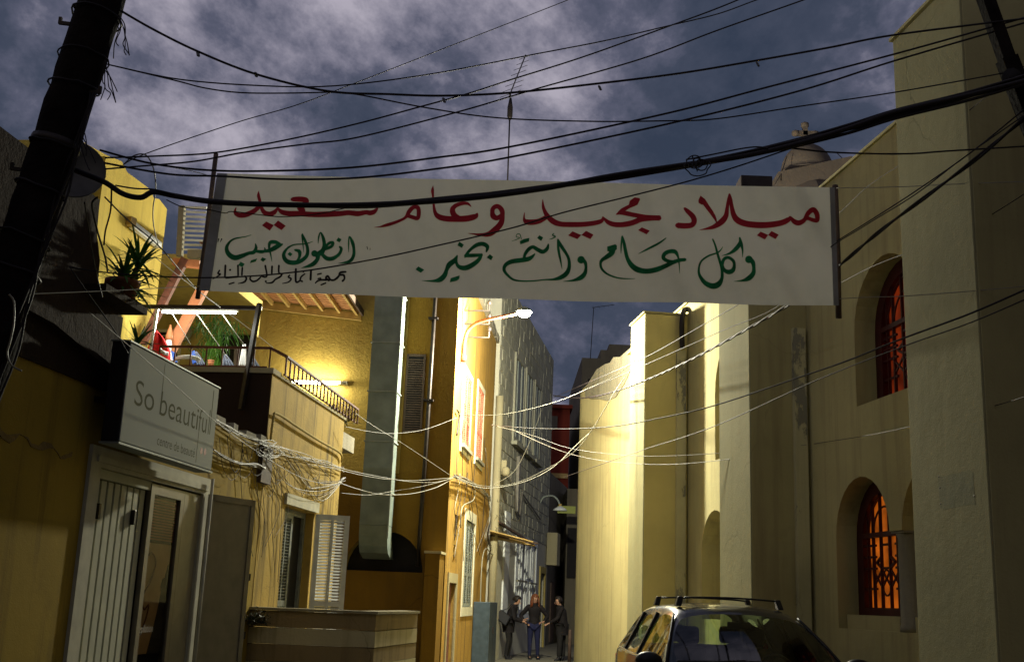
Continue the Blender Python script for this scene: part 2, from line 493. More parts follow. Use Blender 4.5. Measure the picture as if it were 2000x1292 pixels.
M['shopglass'] = glass('shop_glass', (0.75,0.70,0.62), refl=0, ior=1.12)
def cloth_translucent(name, col, tcol, f):
    m, t, b = newmat(name)
    t.nodes.remove(b)
    g = N(t, 'ShaderNodeNewGeometry')
    n = N(t, 'ShaderNodeTexNoise'); n.inputs['Scale'].default_value = 3.0; n.inputs['Detail'].default_value = 8
    t.links.new(g.outputs['Position'], n.inputs['Vector'])
    r = ramp(t, [(0.30, tuple(c*0.80 for c in col)), (0.5, tuple(c*0.95 for c in col)), (0.65, col)]); t.links.new(n.outputs[0], r.inputs[0])
    # woven thread relief
    wv = N(t, 'ShaderNodeTexNoise'); wv.inputs['Scale'].default_value = 220
    t.links.new(g.outputs['Position'], wv.inputs['Vector'])
    bp = N(t, 'ShaderNodeBump'); bp.inputs['Distance'].default_value = 0.0015; t.links.new(wv.outputs[0], bp.inputs['Height'])
    d = N(t, 'ShaderNodeBsdfDiffuse'); t.links.new(r.outputs[0], d.inputs[0]); t.links.new(bp.outputs[0], d.inputs['Normal'])
    tr = N(t, 'ShaderNodeBsdfTranslucent'); tr.inputs[0].default_value = (*tcol, 1)
    mx = N(t, 'ShaderNodeMixShader'); mx.inputs[0].default_value = f
    t.links.new(d.outputs[0], mx.inputs[1]); t.links.new(tr.outputs[0], mx.inputs[2])
    t.links.new(mx.outputs[0], t.nodes['Material Output'].inputs[0])
    return m
M['banner'] = cloth_translucent('banner_cloth', (0.56,0.545,0.50), (0.34,0.33,0.29), 0.28)
# ================================================================ SETTING
g = MB(); g.add([(-120,-60,0),(120,-60,0),(120,260,0),(-120,260,0)], [(0,1,2,3)])
g.build('ground', M['asphalt'], kind='structure', recalc=False)
g = MB()
vs = [T.pt(15,-3.15,0.004), T.pt(15,2.6,0.004), R.pt(34,6.6,0.004), Vector((6,75,0.004)), Vector((-2.5,75,0.004)), T.pt(32,-3.15,0.004)]
g.add(vs, [(0,1,2,3,4,5)]); g.build('alley_pavement', M['alley'], kind='structure', recalc=False)

# ================================================================ CHURCH
M['weathered'] = plaster('weathered_render', (0.22,0.205,0.14), (0.09,0.085,0.065), 0.6, 0.8, 0.02, 12)
ch = thing('church', R.pt(18, 6.3, 0), 'pale plastered church with deep buttresses and red arched windows, along the right side', 'church')
TW = 6.02; TE = 6.13
def biforium(c):
    return [arch(c+0.62+0.17+0.16, 0.62, 1.43, 2.55, 3.22), arch(c-0.95, 0.62, 1.43, 2.55, 3.22)]
bay_cols = {}
holes = []
def twin(c, z0=1.43, zs=2.53, zt=3.22, hw=.725, gap=.15):
    a1 = arch(c+gap+hw, hw, z0, zs, zt)[1:]; a2 = arch(c-gap-hw, hw, z0, zs, zt)
    # right (near) arch head then far arch head, meeting on the column's impost
    near = a2[2:]; far = a1[1:]
    return [(c-gap-2*hw, z0), (c+gap+2*hw, z0)] + far + near
for c in (12.13, 17.75):
    holes += [twin(c)]
holes2 = [arch(12.21, 0.81, 4.08, 5.0, 5.77), arch(17.75, 0.83, 4.06, 5.2, 6.04)]
mb = MB()
mb.plate(fT(R, TW), rect(2.0, 21.3, 0, 7.23), holes + holes2, 0.60)
mb.box(R, 21.301, 30.3, TE, TE+.5, 0, 7.3)
mb.build('wall', M['church'], ch)
mb = MB()
prof = [(30.3, TE), (31.0, TE+0.02), (31.6, TE+0.09), (32.1, TE+0.26), (32.35, TE+0.55)]
for (a, b), (c, d) in zip(prof, prof[1:]):
    mb.box(R, a, c, b, b+0.4, 0, 7.5)
    mb.v[-8:] = [R.pt(s_, t_, z_) for z_ in (0, 7.48) for s_, t_ in ((a,b),(a,b+0.6),(c,d+0.6),(c,d))]
mb.box(R, 32.0, 32.4, TE+0.5, 13, 0, 7.4)
mb.build('rounded_corner', M['church'], ch)
# rear plates of the blind niches and the body behind the wall
mb = MB(); mb.box(R, 2.0, 31.5, 6.9, 13.0, 0, 7.1); mb.build('nave', M['church'], ch)
for c in (18.07,):
    mb = MB(); mb.box(R, 15.9, 19.7, TW+0.42, TW+0.46, 1.40, 3.26); mb.build('blind_niche', M['church'], ch)
mb = MB(); mb.box(R, 17.75-0.9, 17.75+0.9, TW+0.42, TW+0.46, 4.05, 6.15); mb.build('blind_niche', M['church'], ch)
mb = MB(); mb.plate(fT(R, TE-0.02), [(25.0,6.95),(25.7,6.7),(26.6,6.52),(27.6,6.60),(28.6,6.82),(29.6,6.98),(30.4,7.2),(30.4,7.42),(28.9,7.66),(27.9,7.60),(27.3,7.52),(26.9,7.58),(26.2,7.44),(25.0,7.44)], [], 0.35)
mb.build('weathered_parapet', M['weathered'], ch)
mb = MB()
mb.box(R, 2.0, 25.0, TW-0.035, TW+0.5, 7.232, 7.27); mb.build('coping', M['church'], ch)
# unseen street behind the camera, added to block sky light: church flank and houses
b = MB(); b.box(R, -16, 1.99, TW, 13, 0, 8.6); b.build('unseen_rear_flank', M['church'], ch)
# buttresses
for s0, s1, z1 in ((8.80, 10.12, 7.40), (14.55, 15.86, 7.20), (20.25, 21.37, 7.0)):
    b = MB()
    b.box(R, s0, s1, 5.2, TW+0.05, 0, z1)
    bo = b.build('buttress', M['churchrough'], ch, bevel=0.015)
    b = MB(); b.box(R, s0-.012, s0-.001, 5.215, TW-.002, 0, z1-.02); b.build('smooth_render', M['churchbounce'] if s0 > 18 else M['church'], ch)
    c_ = MB(); c_.box(R, s0-0.02, s1+0.02, 5.17, TW+0.05, z1+0.002, z1+0.035); c_.build('flashing', M['church'], ch)
# pipe chases with flaking render in the corners beside the buttresses
M['chase'] = plaster('flaking_chase', (0.56,0.52,0.30), (0.24,0.22,0.15), 0.3, 0.3, 0.006, 30, peel=(0.25,0.24,0.18), peel_amt=0.46)
for s0 in (14.55, 20.25):
    b = MB(); b.box(R, s0-0.10, s0+0.02, 5.80, 5.97, 0.0 if s0 > 18 else 0.0, 5.4 if s0 < 18 else 6.3); b.build('pipe_chase', M['chase'], ch)
b = MB(); p0 = R.pt(20.10, 5.93, 6.35)
b.tube(crom([tuple(R.pt(20.6, 6.2, 7.2)), tuple(R.pt(20.3,6.0,7.14)), tuple(R.pt(20.12,5.90,7.0)), tuple(R.pt(20.07,5.86,6.75)), tuple(R.pt(20.07,5.87,6.33))], 8), 0.05, 8)
b.build('drain_hose', M['cable'], ch)
# columns between the paired arches
for c in (12.13, 17.75):
    b = MB(); b.box(R, c-.15, c+.15, TW+.02, TW+.32, 2.505, 2.529)
    b.lathe(R.pt(c, TW+0.17, 1.43), [(0.15,0),(0.15,0.06),(0.135,0.08),(0.135,1.02),(0.15,1.06),(0.15,1.073)], 20)
    b.build('column', M['concrete'], ch)
# windows: lattice in a dark frame before glowing glass
def lattice_window(c, hw, z0, zs, z1, gm):
    w = MB()
    o = arch(c, hw+0.02, z0-0.02, zs, z1+0.02, 16); i = arch(c, hw-0.17, z0+0.09, zs, z1-0.17, 16)
    w.plate(fT(R, TW+0.27), o, [i], 0.10)
    win = w.build('window', M['lattred'], ch)
    gl = MB(); gl.plate(fT(R, TW+0.365), arch(c, hw, z0, zs, z1, 16), [], 0.01); gl.build('glass', gm, win)
    la = MB()
    f = lambda s, z: R.pt(s, TW+0.30, z)
    def br(a, b, w_=0.034): la.bar(f(*a), f(*b), w_, w_)
    W_ = hw - 0.16
    H0, H1 = z0+0.07, z1-0.09
    def clipz(s): # top of arch at s
        x = min(1, abs(s-c)/W_); return zs + (H1-zs)*sqrt(max(0,1-x*x))
    for k in (-0.80, -0.56, -0.2, 0.2, 0.56, 0.80):
        s = c + k*W_; br((s, H0), (s, clipz(s)-0.02))
    br((c-W_, zs+0.02), (c+W_, zs+0.02), 0.06)
    Hm = H0 + (zs-H0)*0.62
    for a in (-0.41, 0.0, 0.41):
        s = c + a*W_ ; hw_ = 0.2*W_
        for (x0, za, x1, zb) in ((-1,.30,0,.42),(1,.30,0,.42),(-1,.54,0,.42),(1,.54,0,.42)):
            br((s+x0*hw_, H0+(zs-H0)*za), (s+x1*hw_*.2, H0+(zs-H0)*zb), .02)
    for zf in (0.28, 0.56, 0.72, 0.88):
        z = H0+(zs-H0)*zf
        br((c-W_, z), (c-W_*.45, z), .027); br((c+W_*.45, z), (c+W_, z), .027)
        if zf in (.56,.88): br((c-.2*W_, z), (c+.2*W_, z), .027)
    # cross motif and ring
    for sx in (-1, 1):
        br((c+sx*.2*W_, H0+(zs-H0)*.56), (c+sx*.42*W_, H0+(zs-H0)*.64), .027)
        br((c+sx*.42*W_, H0+(zs-H0)*.64), (c+sx*.2*W_, H0+(zs-H0)*.72), .027)
    ring = [f(c+0.16*hw*cos(t), H0+(zs-H0)*.36+0.16*hw*sin(t)*1.3) for t in [2*pi*k/14 for k in range(15)]]
    la.tube(ring, .012, 5)
    arc = [f(c+0.55*W_*cos(t), zs+0.02+0.55*(H1-zs)*sin(t)) for t in [pi*k/14 for k in range(15)]]
    la.tube(arc, .013, 5)
    la.tube([f(c+0.8*W_*cos(t), zs+0.02+0.8*(H1-zs)*sin(t)) for t in [pi*k/14 for k in range(15)]], .011, 5)
    la.build('lattice', M['lattred'], win)
M['lattred'] = flat('dark_red_ironwork', (0.05,0.006,0.006), 0.5, metal=0.2, noise=0.2)
lattice_window(12.21, 0.81, 4.08, 5.0, 5.77, M['glowwindow2'])
lattice_window(13.005, 0.725, 1.60, 2.53, 3.22, M['glowwindow'])
lattice_window(11.255, 0.725, 1.60, 2.53, 3.22, M['glowwindow'])
b = MB(); b.box(R, 11.98, 12.28, TW+.34, TW+.42, 1.6, 3.3); b.build('mullion', M['church'], ch)
for cc in (13.005, 11.255):
    b = MB(); b.box(R, cc-0.70, cc+0.70, TW+0.10, TW+0.40, 1.40, 1.598); b.build('sill', M['church'], ch)
M['ghost'] = plaster('plaque_ghost', (0.25,0.245,0.135), (0.17,0.17,0.11), 0.6, 0.9, 0.003, 75)
ga = R.st(R.onT(1832, 930, 5.2)); gb = R.st(R.onT(1905, 985, 5.2))
b = MB(); b.plate(fT(R, 5.1988), [(ga[0]+random.uniform(-.01,.01), ga[2]), (ga[0]-.01, gb[2]+.02), (ga[0]-.06, gb[2]-.005), (gb[0]+.1, gb[2]+.01), (gb[0], gb[2]), (gb[0]+.01, ga[2]-.03), (gb[0]+.05, ga[2]+.005), (ga[0]-.1, ga[2]-.01)], [], .001); b.build('plaque_mark', M['ghost'], ch)
for uu, vv in ((1834,930),(1836,952),(1837,983),(1903,968)):
    b = MB(); b.lathe(R.onT(uu, vv, 5.2), [(.011,0),(.008,.003)], 8, -R.N); b.build('screw_hole', M['iron'], ch)
# ---------------------------------------------------------------- bell tower behind the church
bt = thing('bell_tower', (8.16, 30, 0), 'weathered stone dome with a cross, rising behind the church roof', 'bell tower')
b = MB(); b.lathe((8.16,30,9), [(1.25,0),(1.25,3.7),(0.9,4.1),(0.80,4.15),(0.80,4.6)], 8, smooth=False); b.build('drum', M['domestone'], bt)
b = MB(); b.lathe((8.16,30,13.62), [(0.76,-0.02),(0.76,0.04)]+[(0.73*cos(a), 0.04+0.86*sin(a)) for a in [pi/2*k/12 for k in range(13)]], 28); b.build('dome', M['domestone'], bt)
b = MB()
b.lathe((8.16,30,14.46), [(0.10,0),(0.07,0.12),(0.07,0.2)], 10)
b.bar((8.13,30,14.6),(8.13,30,15.1),0.13,0.13, Vector((0,1,0))); b.bar((7.88,30,14.86),(8.40,30,14.86),0.13,0.13)
for q in ((8.13,30,15.12),(7.86,30,14.86),(8.42,30,14.86)): b.lathe((q[0],q[1],q[2]-0.1), [(0.02,0),(0.11,0.05),(0.11,0.15),(0.02,0.2)], 10)
b.build('cross', M['domestone'], bt)
b = MB(); b.box(Fr(0), 29.0, 31.0, 6.3, 9.2, 5, 13.2)
b.v[-4:] = [Vector(q) for q in ((7.15,29.2,13.35),(9.2,29.2,13.9),(9.2,31,13.9),(7.15,31,13.35))]
b.build('base', M['domestone'], bt)
b = MB()
for a, c in (((7.0,29,12.9),(7.45,29.4,13.9)), ((9.6,29,13.2),(8.85,29.4,14.05))):
    b.tube([a, tuple(0.5*(Vector(a)+Vector(c))-Vector((0,0,.12))), c], 0.012, 5)
b.build('guy_wire', M['cable'], bt)
bx = thing('rooftop_box', (4.67, 21, 7.1), 'dark flat metal box standing on the church roof, left of the dome', 'equipment box')
b = MB(); b.box(Fr(0), 20.8, 21.3, 4.36, 4.98, 9.3, 9.88); b.build('housing', M['iron'], bx, bevel=.02)
b = MB()
for x in (4.45, 4.88): b.bar((x,21,7.1),(x,21,9.3),.05,.05)
b.build('stand', M['iron'], bx)
b = MB()
for x in (4.45, 4.88): b.lathe((x,21,9.88),[(.03,0),(.03,.03)],8)
b.build('bolt', M['iron'], bx)

# ================================================================ SHOP HOUSE (left, near)
sh = thing('shop_house', L.pt(10, -5.2, 0), 'dim ochre shop house with a brown upper storey, near left behind the leaning pole', 'house')
TL = -4.75
b = MB()
b.plate(fT(L, TL, -1), rect(1.0, 14.3, 0, 3.44), [[(9.72,0.01),(12.2,0.01),(12.2,2.62),(9.72,2.62)]], 0.28)
b.build('wall', M['ochre'], sh)
b = MB(); b.box(L, 1.0, 14.3, -9.5, TL-0.285, 3.2, 3.42); b.build('roof', M['concrete'], sh)
b = MB()  # ragged parapet
x = 9.85
while x < 14.25:
    w_ = random.uniform(.15,.4); h_ = random.uniform(.02,.12)
    b.box(L, x, min(x+w_,14.28), TL-0.24, TL+random.uniform(.0,.03), 3.442, 3.442+h_, jit=.006); x += w_
b.build('parapet', M['concrete'], sh)
b = MB()
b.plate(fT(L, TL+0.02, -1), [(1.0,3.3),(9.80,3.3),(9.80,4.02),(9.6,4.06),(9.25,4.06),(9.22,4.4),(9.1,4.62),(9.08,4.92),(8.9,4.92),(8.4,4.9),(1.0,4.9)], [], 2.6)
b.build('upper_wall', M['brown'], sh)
b = MB(); b.bar(L.pt(1.0,TL+.06,3.86), L.pt(8.46,TL+.06,3.66), .07, .05); b.bar(L.pt(8.46,TL+.06,3.66), L.pt(9.82,TL+.06,3.45), .07, .05)
b.build('string_course', M['brown'], sh)
b = MB(); b.box(L, 9.0, 9.86, TL-.6, TL+0.22, 4.065, 4.13); b.build('ledge', M['brown'], sh)
# broken plaster seam
up_, lo_ = [], []
for k in range(30):
    s = 7.4 + k*0.062; z = 2.72 - .04*(s-7.4) + 0.03*sin(k*.9) + random.uniform(-.012,.012); w_ = abs(sin(k*.37+.4))*.045*random.uniform(.3,1)
    up_.append((s, z+w_)); lo_.append((s, z-w_*.8))
b = MB(); b.plate(fT(L, TL+.006, -1), lo_ + up_[::-1], [], .02); b.build('broken_render', M['brownochre'], sh)
# shop front
fr_ = MB()
fr_.plate(fT(L, TL+0.035, -1), [(9.50,0),(12.42,0),(12.42,2.80),(9.50,2.80)], [[(9.70,0.02),(12.22,0.02),(12.22,2.62),(9.70,2.62)]], 0.10)
fr_.plate(fT(L, TL+0.055, -1), [(9.60,2.66),(12.3,2.66),(12.3,2.72),(9.60,2.72)], [], 0.05)
fr_.build('door_frame', M['white'], sh)
b = MB(); b.box(L, 9.6, 12.3, TL-0.32, TL-0.285, 0, 2.7); b.build('shop_interior_screen', M['brown'], sh)
fold = MB(); s = 9.74
for k in range(4):
    pan = MB()
    w_ = (10.86-9.74)/4
    # trapezoid folded sheet: two flat ribs and a groove
    for a0, a1, d in ((0,.37,.0),(.37,.5,-.08),(.5,.87,.0),(.87,1.0,-.08)):
        pan.box(L, s+a0*w_, s+a1*w_-.002, TL-0.06+d, TL-0.03+d, 0.02, 2.52)
    pan.build('folding_shutter_panel', M['shutterwhite'], sh); s += w_
for s_, z_ in ((9.80,2.24),(10.55,2.24)):
    b = MB(); b.box(L, s_, s_+.045, TL-.03, TL+.012, z_-.07, z_+.07); b.build('hinge', M['iron'], sh, bevel=.006)
b = MB(); b.box(L, 9.72, 10.9, TL-.07, TL-.0, 2.53, 2.615); b.build('shutter_track', M['shutterwhite'], sh)
dr = MB(); dr.plate(fT(L, TL+0.012, -1), rect(10.88, 11.74, 0.02, 2.6), [rect(10.97, 11.65, 0.12, 2.5)], .05)
door = dr.build('glass_door', M['steelgrey'], sh)
b = MB(); b.add([L.pt(10.97,TL-.014,.12),L.pt(11.65,TL-.014,.12),L.pt(11.65,TL-.014,2.5),L.pt(10.97,TL-.014,2.5)], [(0,1,2,3)]); b.build('pane', M['shopglass'], door, recalc=False)
b = MB()
z = 2.06
while z < 2.48:
    b.box(L, 10.98, 11.64, TL-.04, TL-.025, z, z+.016, jit=.001); z += .028
b.build('blind', M['blinddark'], door)
b = MB(); b.box(L, 10.98, 11.64, TL-.05, TL-.04, .95, 2.03); b.build('poster', M['paneltan'], door)
# swirling printed line on the poster
b = MB(); b.tube(crom([tuple(L.pt(s,TL-.036,z)) for s,z in ((11.02,1.86),(11.15,1.93),(11.28,1.84),(11.2,1.66),(11.05,1.5),(11.12,1.38),(11.22,1.42),(11.18,1.28),(11.08,1.14))],8), .009, 5); b.build('printed_swirl', M['rust'], door)
b = MB(); b.plate(fT(L, TL-.037, -1), [(11.64,.95),(11.3,.95),(11.38,1.15),(11.45,1.35),(11.5,1.55),(11.47,1.6),(11.5,1.68),(11.56,1.7),(11.6,1.82),(11.64,1.84)], [], .004, back=False); b.build('printed_silhouette', M['black'], door)
b = MB(); b.box(L, 11.75, 12.2, TL-.05, TL+.01, .02, 2.6); b.build('jamb_panel', M['steelgrey'], sh)
b = MB(); b.tube([L.pt(12.30,TL+.09,2.80), L.pt(12.30,TL+.09,0.02)], .018, 8); b.build('conduit', M['white'], sh)
lf = MB()
h0 = L.pt(12.32, TL+.06, 0); a_ = radians(19)
ed = (L.D*cos(a_) + L.N*sin(a_)); nr = (L.N*cos(a_) - L.D*sin(a_))
q = lambda w,d,z: h0 + ed*w + nr*d + Vector((0,0,z))
W0 = .76
lf.hexa([q(0,0,.05),q(W0,0,.05),q(W0,.04,.05),q(0,.04,.05),q(0,0,2.62),q(W0,0,2.62),q(W0,.04,2.62),q(0,.04,2.62)])
for a0,a1,z0,z1 in ((0,W0,2.56,2.63),(0,.05,.05,2.63),(W0-.06,W0+.012,.05,2.63)):
    lf.hexa([q(a0,-.012,z0),q(a1,-.012,z0),q(a1,.052,z0),q(a0,.052,z0),q(a0,-.012,z1),q(a1,-.012,z1),q(a1,.052,z1),q(a0,.052,z1)])
leaf = lf.build('metal_door_leaf', M['steelgrey'], sh)
for z in (1.75, 1.10):
    b = MB(); b.hexa([q(W0+.0,.0,z-.04),q(W0+.045,.0,z-.04),q(W0+.045,.05,z-.04),q(W0,.05,z-.04),q(W0,0,z+.04),q(W0+.045,0,z+.04),q(W0+.045,.05,z+.04),q(W0,.05,z+.04)]); b.build('hinge', M['iron'], leaf)

nh = thing('unseen_neighbour_house', L.pt(-7, -7, 0), 'plain ochre house next to the shop, unseen on the left behind the camera', 'house')  # out of view, added so less sky light reaches the near walls
b = MB(); b.box(L, -16, 0.99, -13, TL, 0, 8.0); b.build('wall', M['ochre'], nh)
b = MB(); b.box(L, -16.1, 1.0, -13, TL+.2, 8.002, 8.15); b.build('cornice', M['concrete'], nh)
nh = thing('unseen_end_house', (0, -22, 0), 'unseen ochre house closing the street behind the camera', 'house')  # out of view, added to shut off sky light from behind
b = MB(); b.box(Fr(0), -28, -20, -14, 14, 0, 9.5); b.build('wall', M['ochre'], nh)
b = MB(); b.box(Fr(0), -19.99, -19.9, -1.0, 1.0, 0, 2.4); b.build('door', M['darkwood'], nh)
# ---- shop sign (lightbox, off)
sg = thing('shop_sign', L.pt(10.4, -4.55, 2.8), 'white box sign reading So beautiful, centre de beauté, above the shop door', 'shop sign')
b = MB(); b.box(L, 9.30, 11.54, -4.56, -4.405, 2.80, 3.69); b.build('case', M['black'], sg, bevel=.008)
for s_ in (9.5, 11.2):
    b = MB(); b.bar(L.pt(s_, TL, 3.2), L.pt(s_, -4.565, 3.2), .05, .05); b.build('sign_bracket', M['iron'], sg)
b = MB(); b.box(L, 9.32, 11.52, -4.404, -4.395, 2.815, 3.675); b.build('face', M['signface'], sg)
b = MB(); b.box(L, 9.29, 11.55, -4.57, -4.388, 2.785, 2.803); b.box(L, 9.29, 11.55, -4.57, -4.388, 3.687, 3.70); b.build('trim', M['galvlight'], sg)
def text_mesh(txt, name, size, mat, parent, place_fn, sx=1.0, off=0.0, space=1.0, fit=None):
    cu = bpy.data.curves.new('t', 'FONT'); cu.body = txt; cu.size = size; cu.offset = off; cu.space_character = space
    cu.resolution_u = 4
    ob = bpy.data.objects.new('t', cu); COL.objects.link(ob)
    dg = bpy.context.evaluated_depsgraph_get()
    me = bpy.data.meshes.new_from_object(ob.evaluated_get(dg))
    COL.objects.unlink(ob); bpy.data.objects.remove(ob)
    x0_ = 0
    if fit:
        xs_ = [v.co.x for v in me.vertices]; x0_ = min(xs_); sx = fit/(max(xs_)-x0_)
    mb = MB(); mb.add([place_fn((v.co.x-x0_)*sx, v.co.y) for v in me.vertices], [list(p.vertices) for p in me.polygons])
    bpy.data.meshes.remove(me)
    return mb.build(name, mat, parent, recalc=False)
tf = lambda s0, z0: (lambda x, y: L.pt(s0+x, -4.3945, z0+y))
text_mesh('So', 'lettering', .33, M['signink'], sg, tf(9.51, 3.165), off=-.0015, fit=.42)
text_mesh('beauti', 'lettering', .33, M['signink'], sg, tf(10.07, 3.165), off=-.0015, fit=.955)
text_mesh('f', 'lettering', .33, M['signink'], sg, tf(11.045, 3.165), off=-.0015, fit=.085)
text_mesh('u', 'lettering', .33, M['signink'], sg, tf(11.145, 3.165), off=-.0015, fit=.125)
text_mesh('centre de beauté', 'lettering', .135, M['signink'], sg, tf(10.09, 2.885), off=-.001, fit=.94)
b = MB()
for s_, z0, z1 in ((10.073, 3.17, 3.65), (11.325, 3.165, 3.42), (11.37, 3.17, 3.64), (11.075, 2.84, 3.2)):
    b.box(L, s_, s_+(.016 if s_ > 11.3 else .009), -4.3949, -4.3942, z0, z1)
b.build('rule_lines', M['signink'], sg)
for s_ in (11.20, 11.30):
    b = MB(); f_ = lambda r,a,s_=s_: L.pt(s_+r*cos(a), -4.394, 2.975+r*sin(a))
    b.add([f_(.036, 2*pi*k/16) for k in range(16)], [tuple(range(16))]); b.build('dot', M['signpink'], sg, recalc=False)
text_mesh('épilation', 'lettering', .11, M['shirt'], door, lambda x, y: L.pt(10.99+x, TL-.008, 1.16+y), .9, 0)

# ================================================================ TERRACE HOUSE
te = thing('terrace_house', L.pt(16.5, -6, 0), 'stained ochre house with a railed roof terrace, between the shop and the tall yellow house', 'house')
b = MB(); b.plate(fT(L, TL+.005, -1), rect(14.3, 18.2, 0, 4.40), [[(15.36,0.75),(16.82,0.75),(16.82,2.76),(15.36,2.76)]], 0.3)
b.build('wall', M['ochre2'], te)
b = MB(); b.box(L, 14.28, 14.299, -7.2, TL-.003, 3.3, 4.40); b.box(L, 14.31, 14.6, -7.2, TL-.31, 3.3, 4.36); b.build('terrace_front', M['brown'], te)  # camera-facing side and wall end in dark brown, street side in ochre
b = MB(); b.box(L, 14.25, 14.62, -7.2, TL+.03, 4.402, 4.47); b.box(L, 14.62, 18.25, TL-.3, TL+.03, 4.402, 4.44); b.build('coping', M['coping'], te)
b = MB(); b.box(L, 14.6, 20.2, -8.4, TL-.30, 4.1, 4.38); b.build('terrace_floor', M['concrete'], te)
b = MB(); b.box(L, 17.9, 18.2, -8.4, TL-.3, 0, 4.1); b.build('side_wall', M['brownochre'], te)
b = MB(); b.box(L, 15.28, 16.95, TL-.05, TL+.045, 2.78, 2.93); b.build('lintel', M['white'], te)
# window with louvred shutters, one leaf swung wide open
wf = MB(); wf.plate(fT(L, TL-.12, -1), rect(15.36,16.82,.75,2.76), [rect(15.44,16.06,.85,2.68), rect(16.12,16.74,.85,2.68)], .06)
wd = wf.build('window', M['greywood'], te)
b = MB(); b.box(L, 15.4,16.8,TL-.17,TL-.165,.8,2.7); b.build('pane', M['black'], wd)
def louvre_leaf(org, ex, ey, w, h, name, mat, parent, nsl=(26,14), split=.34, backing=None):
    """framed leaf with two columns of slats over two fields"""
    ez = Vector((0,0,1))
    P_ = lambda x,y,z: org + ex*x + ey*y + ez*z
    def bxx(mb, x0,x1,z0,z1,y0=-.02,y1=.02):
        mb.hexa([P_(x0,y0,z0),P_(x1,y0,z0),P_(x1,y1,z0),P_(x0,y1,z0),P_(x0,y0,z1),P_(x1,y0,z1),P_(x1,y1,z1),P_(x0,y1,z1)])
    f = MB(); st = .10*w + .02
    bxx(f,0,st,0,h); bxx(f,w-st,w,0,h); bxx(f,w/2-.02,w/2+.02,0.001,h-.001,-.018,.018)
    zs = [0, h*split, h]
    for z in (0, h*split-.04, h-.08): bxx(f, st, w-st, z, z+.08, -.019, .019)
    o = f.build(name, mat, parent)
    sl_ = MB()
    for (za, zb), n in zip(((.08, h*split-.04), (h*split+.04, h-.08)), (nsl[1], nsl[0])):
        for x0, x1 in ((st, w/2-.02), (w/2+.02, w-st)):
            for k in range(n):
                z = za + (zb-za)*(k+.5)/n; dz = (zb-za)/n*.55
                sl_.add([P_(x0,-.014,z-dz*.6),P_(x1,-.014,z-dz*.6),P_(x1,.014,z+dz*.4),P_(x0,.014,z+dz*.4),
                         P_(x0,-.014,z-dz*.6+.006),P_(x1,-.014,z-dz*.6+.006),P_(x1,.014,z+dz*.4+.006),P_(x0,.014,z+dz*.4+.006)],
                        [(0,1,2,3),(7,6,5,4),(0,4,5,1),(3,2,6,7)])
    s_ = sl_.build('slat', mat, o if parent and parent.type == 'EMPTY' else parent); s_['kind'] = 'stuff'
    return o
aa = radians(80)
louvre_leaf(L.pt(16.84, TL+.03, .78), (L.N*cos(radians(28)) + L.D*sin(radians(28))), (L.D*cos(radians(28)) - L.N*sin(radians(28))), .52, 1.98, 'shutter', M['whitewood'], te)
louvre_leaf(L.pt(15.44, TL-.10, .80), L.D, L.N, .62, 1.90, 'shutter', M['greywood'], te)
b = MB(); b.tube(crom([tuple(q_) for q_ in (L.pt(14.38,TL+.03,3.52), L.pt(14.36,TL+.05,3.82), L.pt(14.5,TL+.05,3.90), L.pt(15.5,TL+.05,3.87), L.pt(16.6,TL+.05,3.84), L.pt(17.9,TL+.05,3.82), L.pt(18.12,TL+.03,3.70))],6), .017, 8); b.build('conduit', M['yellowpale'], te)
# railing
rl = MB()
rl.bar(L.pt(14.36,-6.36,4.76), L.pt(14.36,-4.82,4.76), .035,.03); rl.bar(L.pt(14.36,-4.82,4.76), L.pt(14.7,-4.70,4.72),.035,.03)
rl.bar(L.pt(14.7,-4.70,4.72), L.pt(18.9,-4.70,4.70), .035,.03); rl.bar(L.pt(14.36,-6.36,4.50), L.pt(14.36,-4.85,4.50),.02,.02)
rl.bar(L.pt(14.7,-4.72,4.47), L.pt(18.9,-4.72,4.47), .02,.02)
rail = rl.build('railing', M['rust'], te)
for k in range(8):
    b = MB(); t_ = -6.36 + k*.22; b.bar(L.pt(14.36,t_,4.48), L.pt(14.36,t_,4.75), .018,.018); b.build('baluster', M['rust'], rail)
for k in range(22):
    b = MB(); s_ = 14.7 + k*.2; b.bar(L.pt(s_,-4.70,4.45), L.pt(s_,-4.70,4.71), .022,.022); b.build('baluster', M['rust'], rail)
# steel clothes frame with lit tube
cf = thing('clothes_dryer', L.pt(14.42, -6, 4.4), 'grey steel clothes drying frame standing at the terrace edge', 'clothes dryer')
b = MB(); b.bar(L.pt(14.45,-6.92,5.335), L.pt(14.45,-5.03,5.335), .05,.05); b.build('crossbar', M['iron'], cf)
b = MB(); b.bar(L.pt(14.35,-5.03,5.37), L.pt(14.21,-5.10,3.9), .06,.05); b.build('post', M['iron'], cf)
b = MB(); b.bar(L.pt(14.45,-6.50,5.31), L.pt(14.45,-6.54,4.45), .035,.035); b.build('post', M['whitewood'], cf)
ft = thing('terrace_tube_lamp', L.pt(14.42,-5.9,5.27), 'glowing fluorescent tube under the crossbar of the terrace drying frame', 'tube lamp')
b = MB(); b.bar(L.pt(14.46,-6.45,5.292), L.pt(14.46,-5.36,5.292), .03,.025); b.build('fitting', M['white'], ft)
b = MB(); b.tube([L.pt(14.44,-6.42,5.262), L.pt(14.44,-5.38,5.262)], .016, 8); b.build('tube', M['tubeglow'], ft)
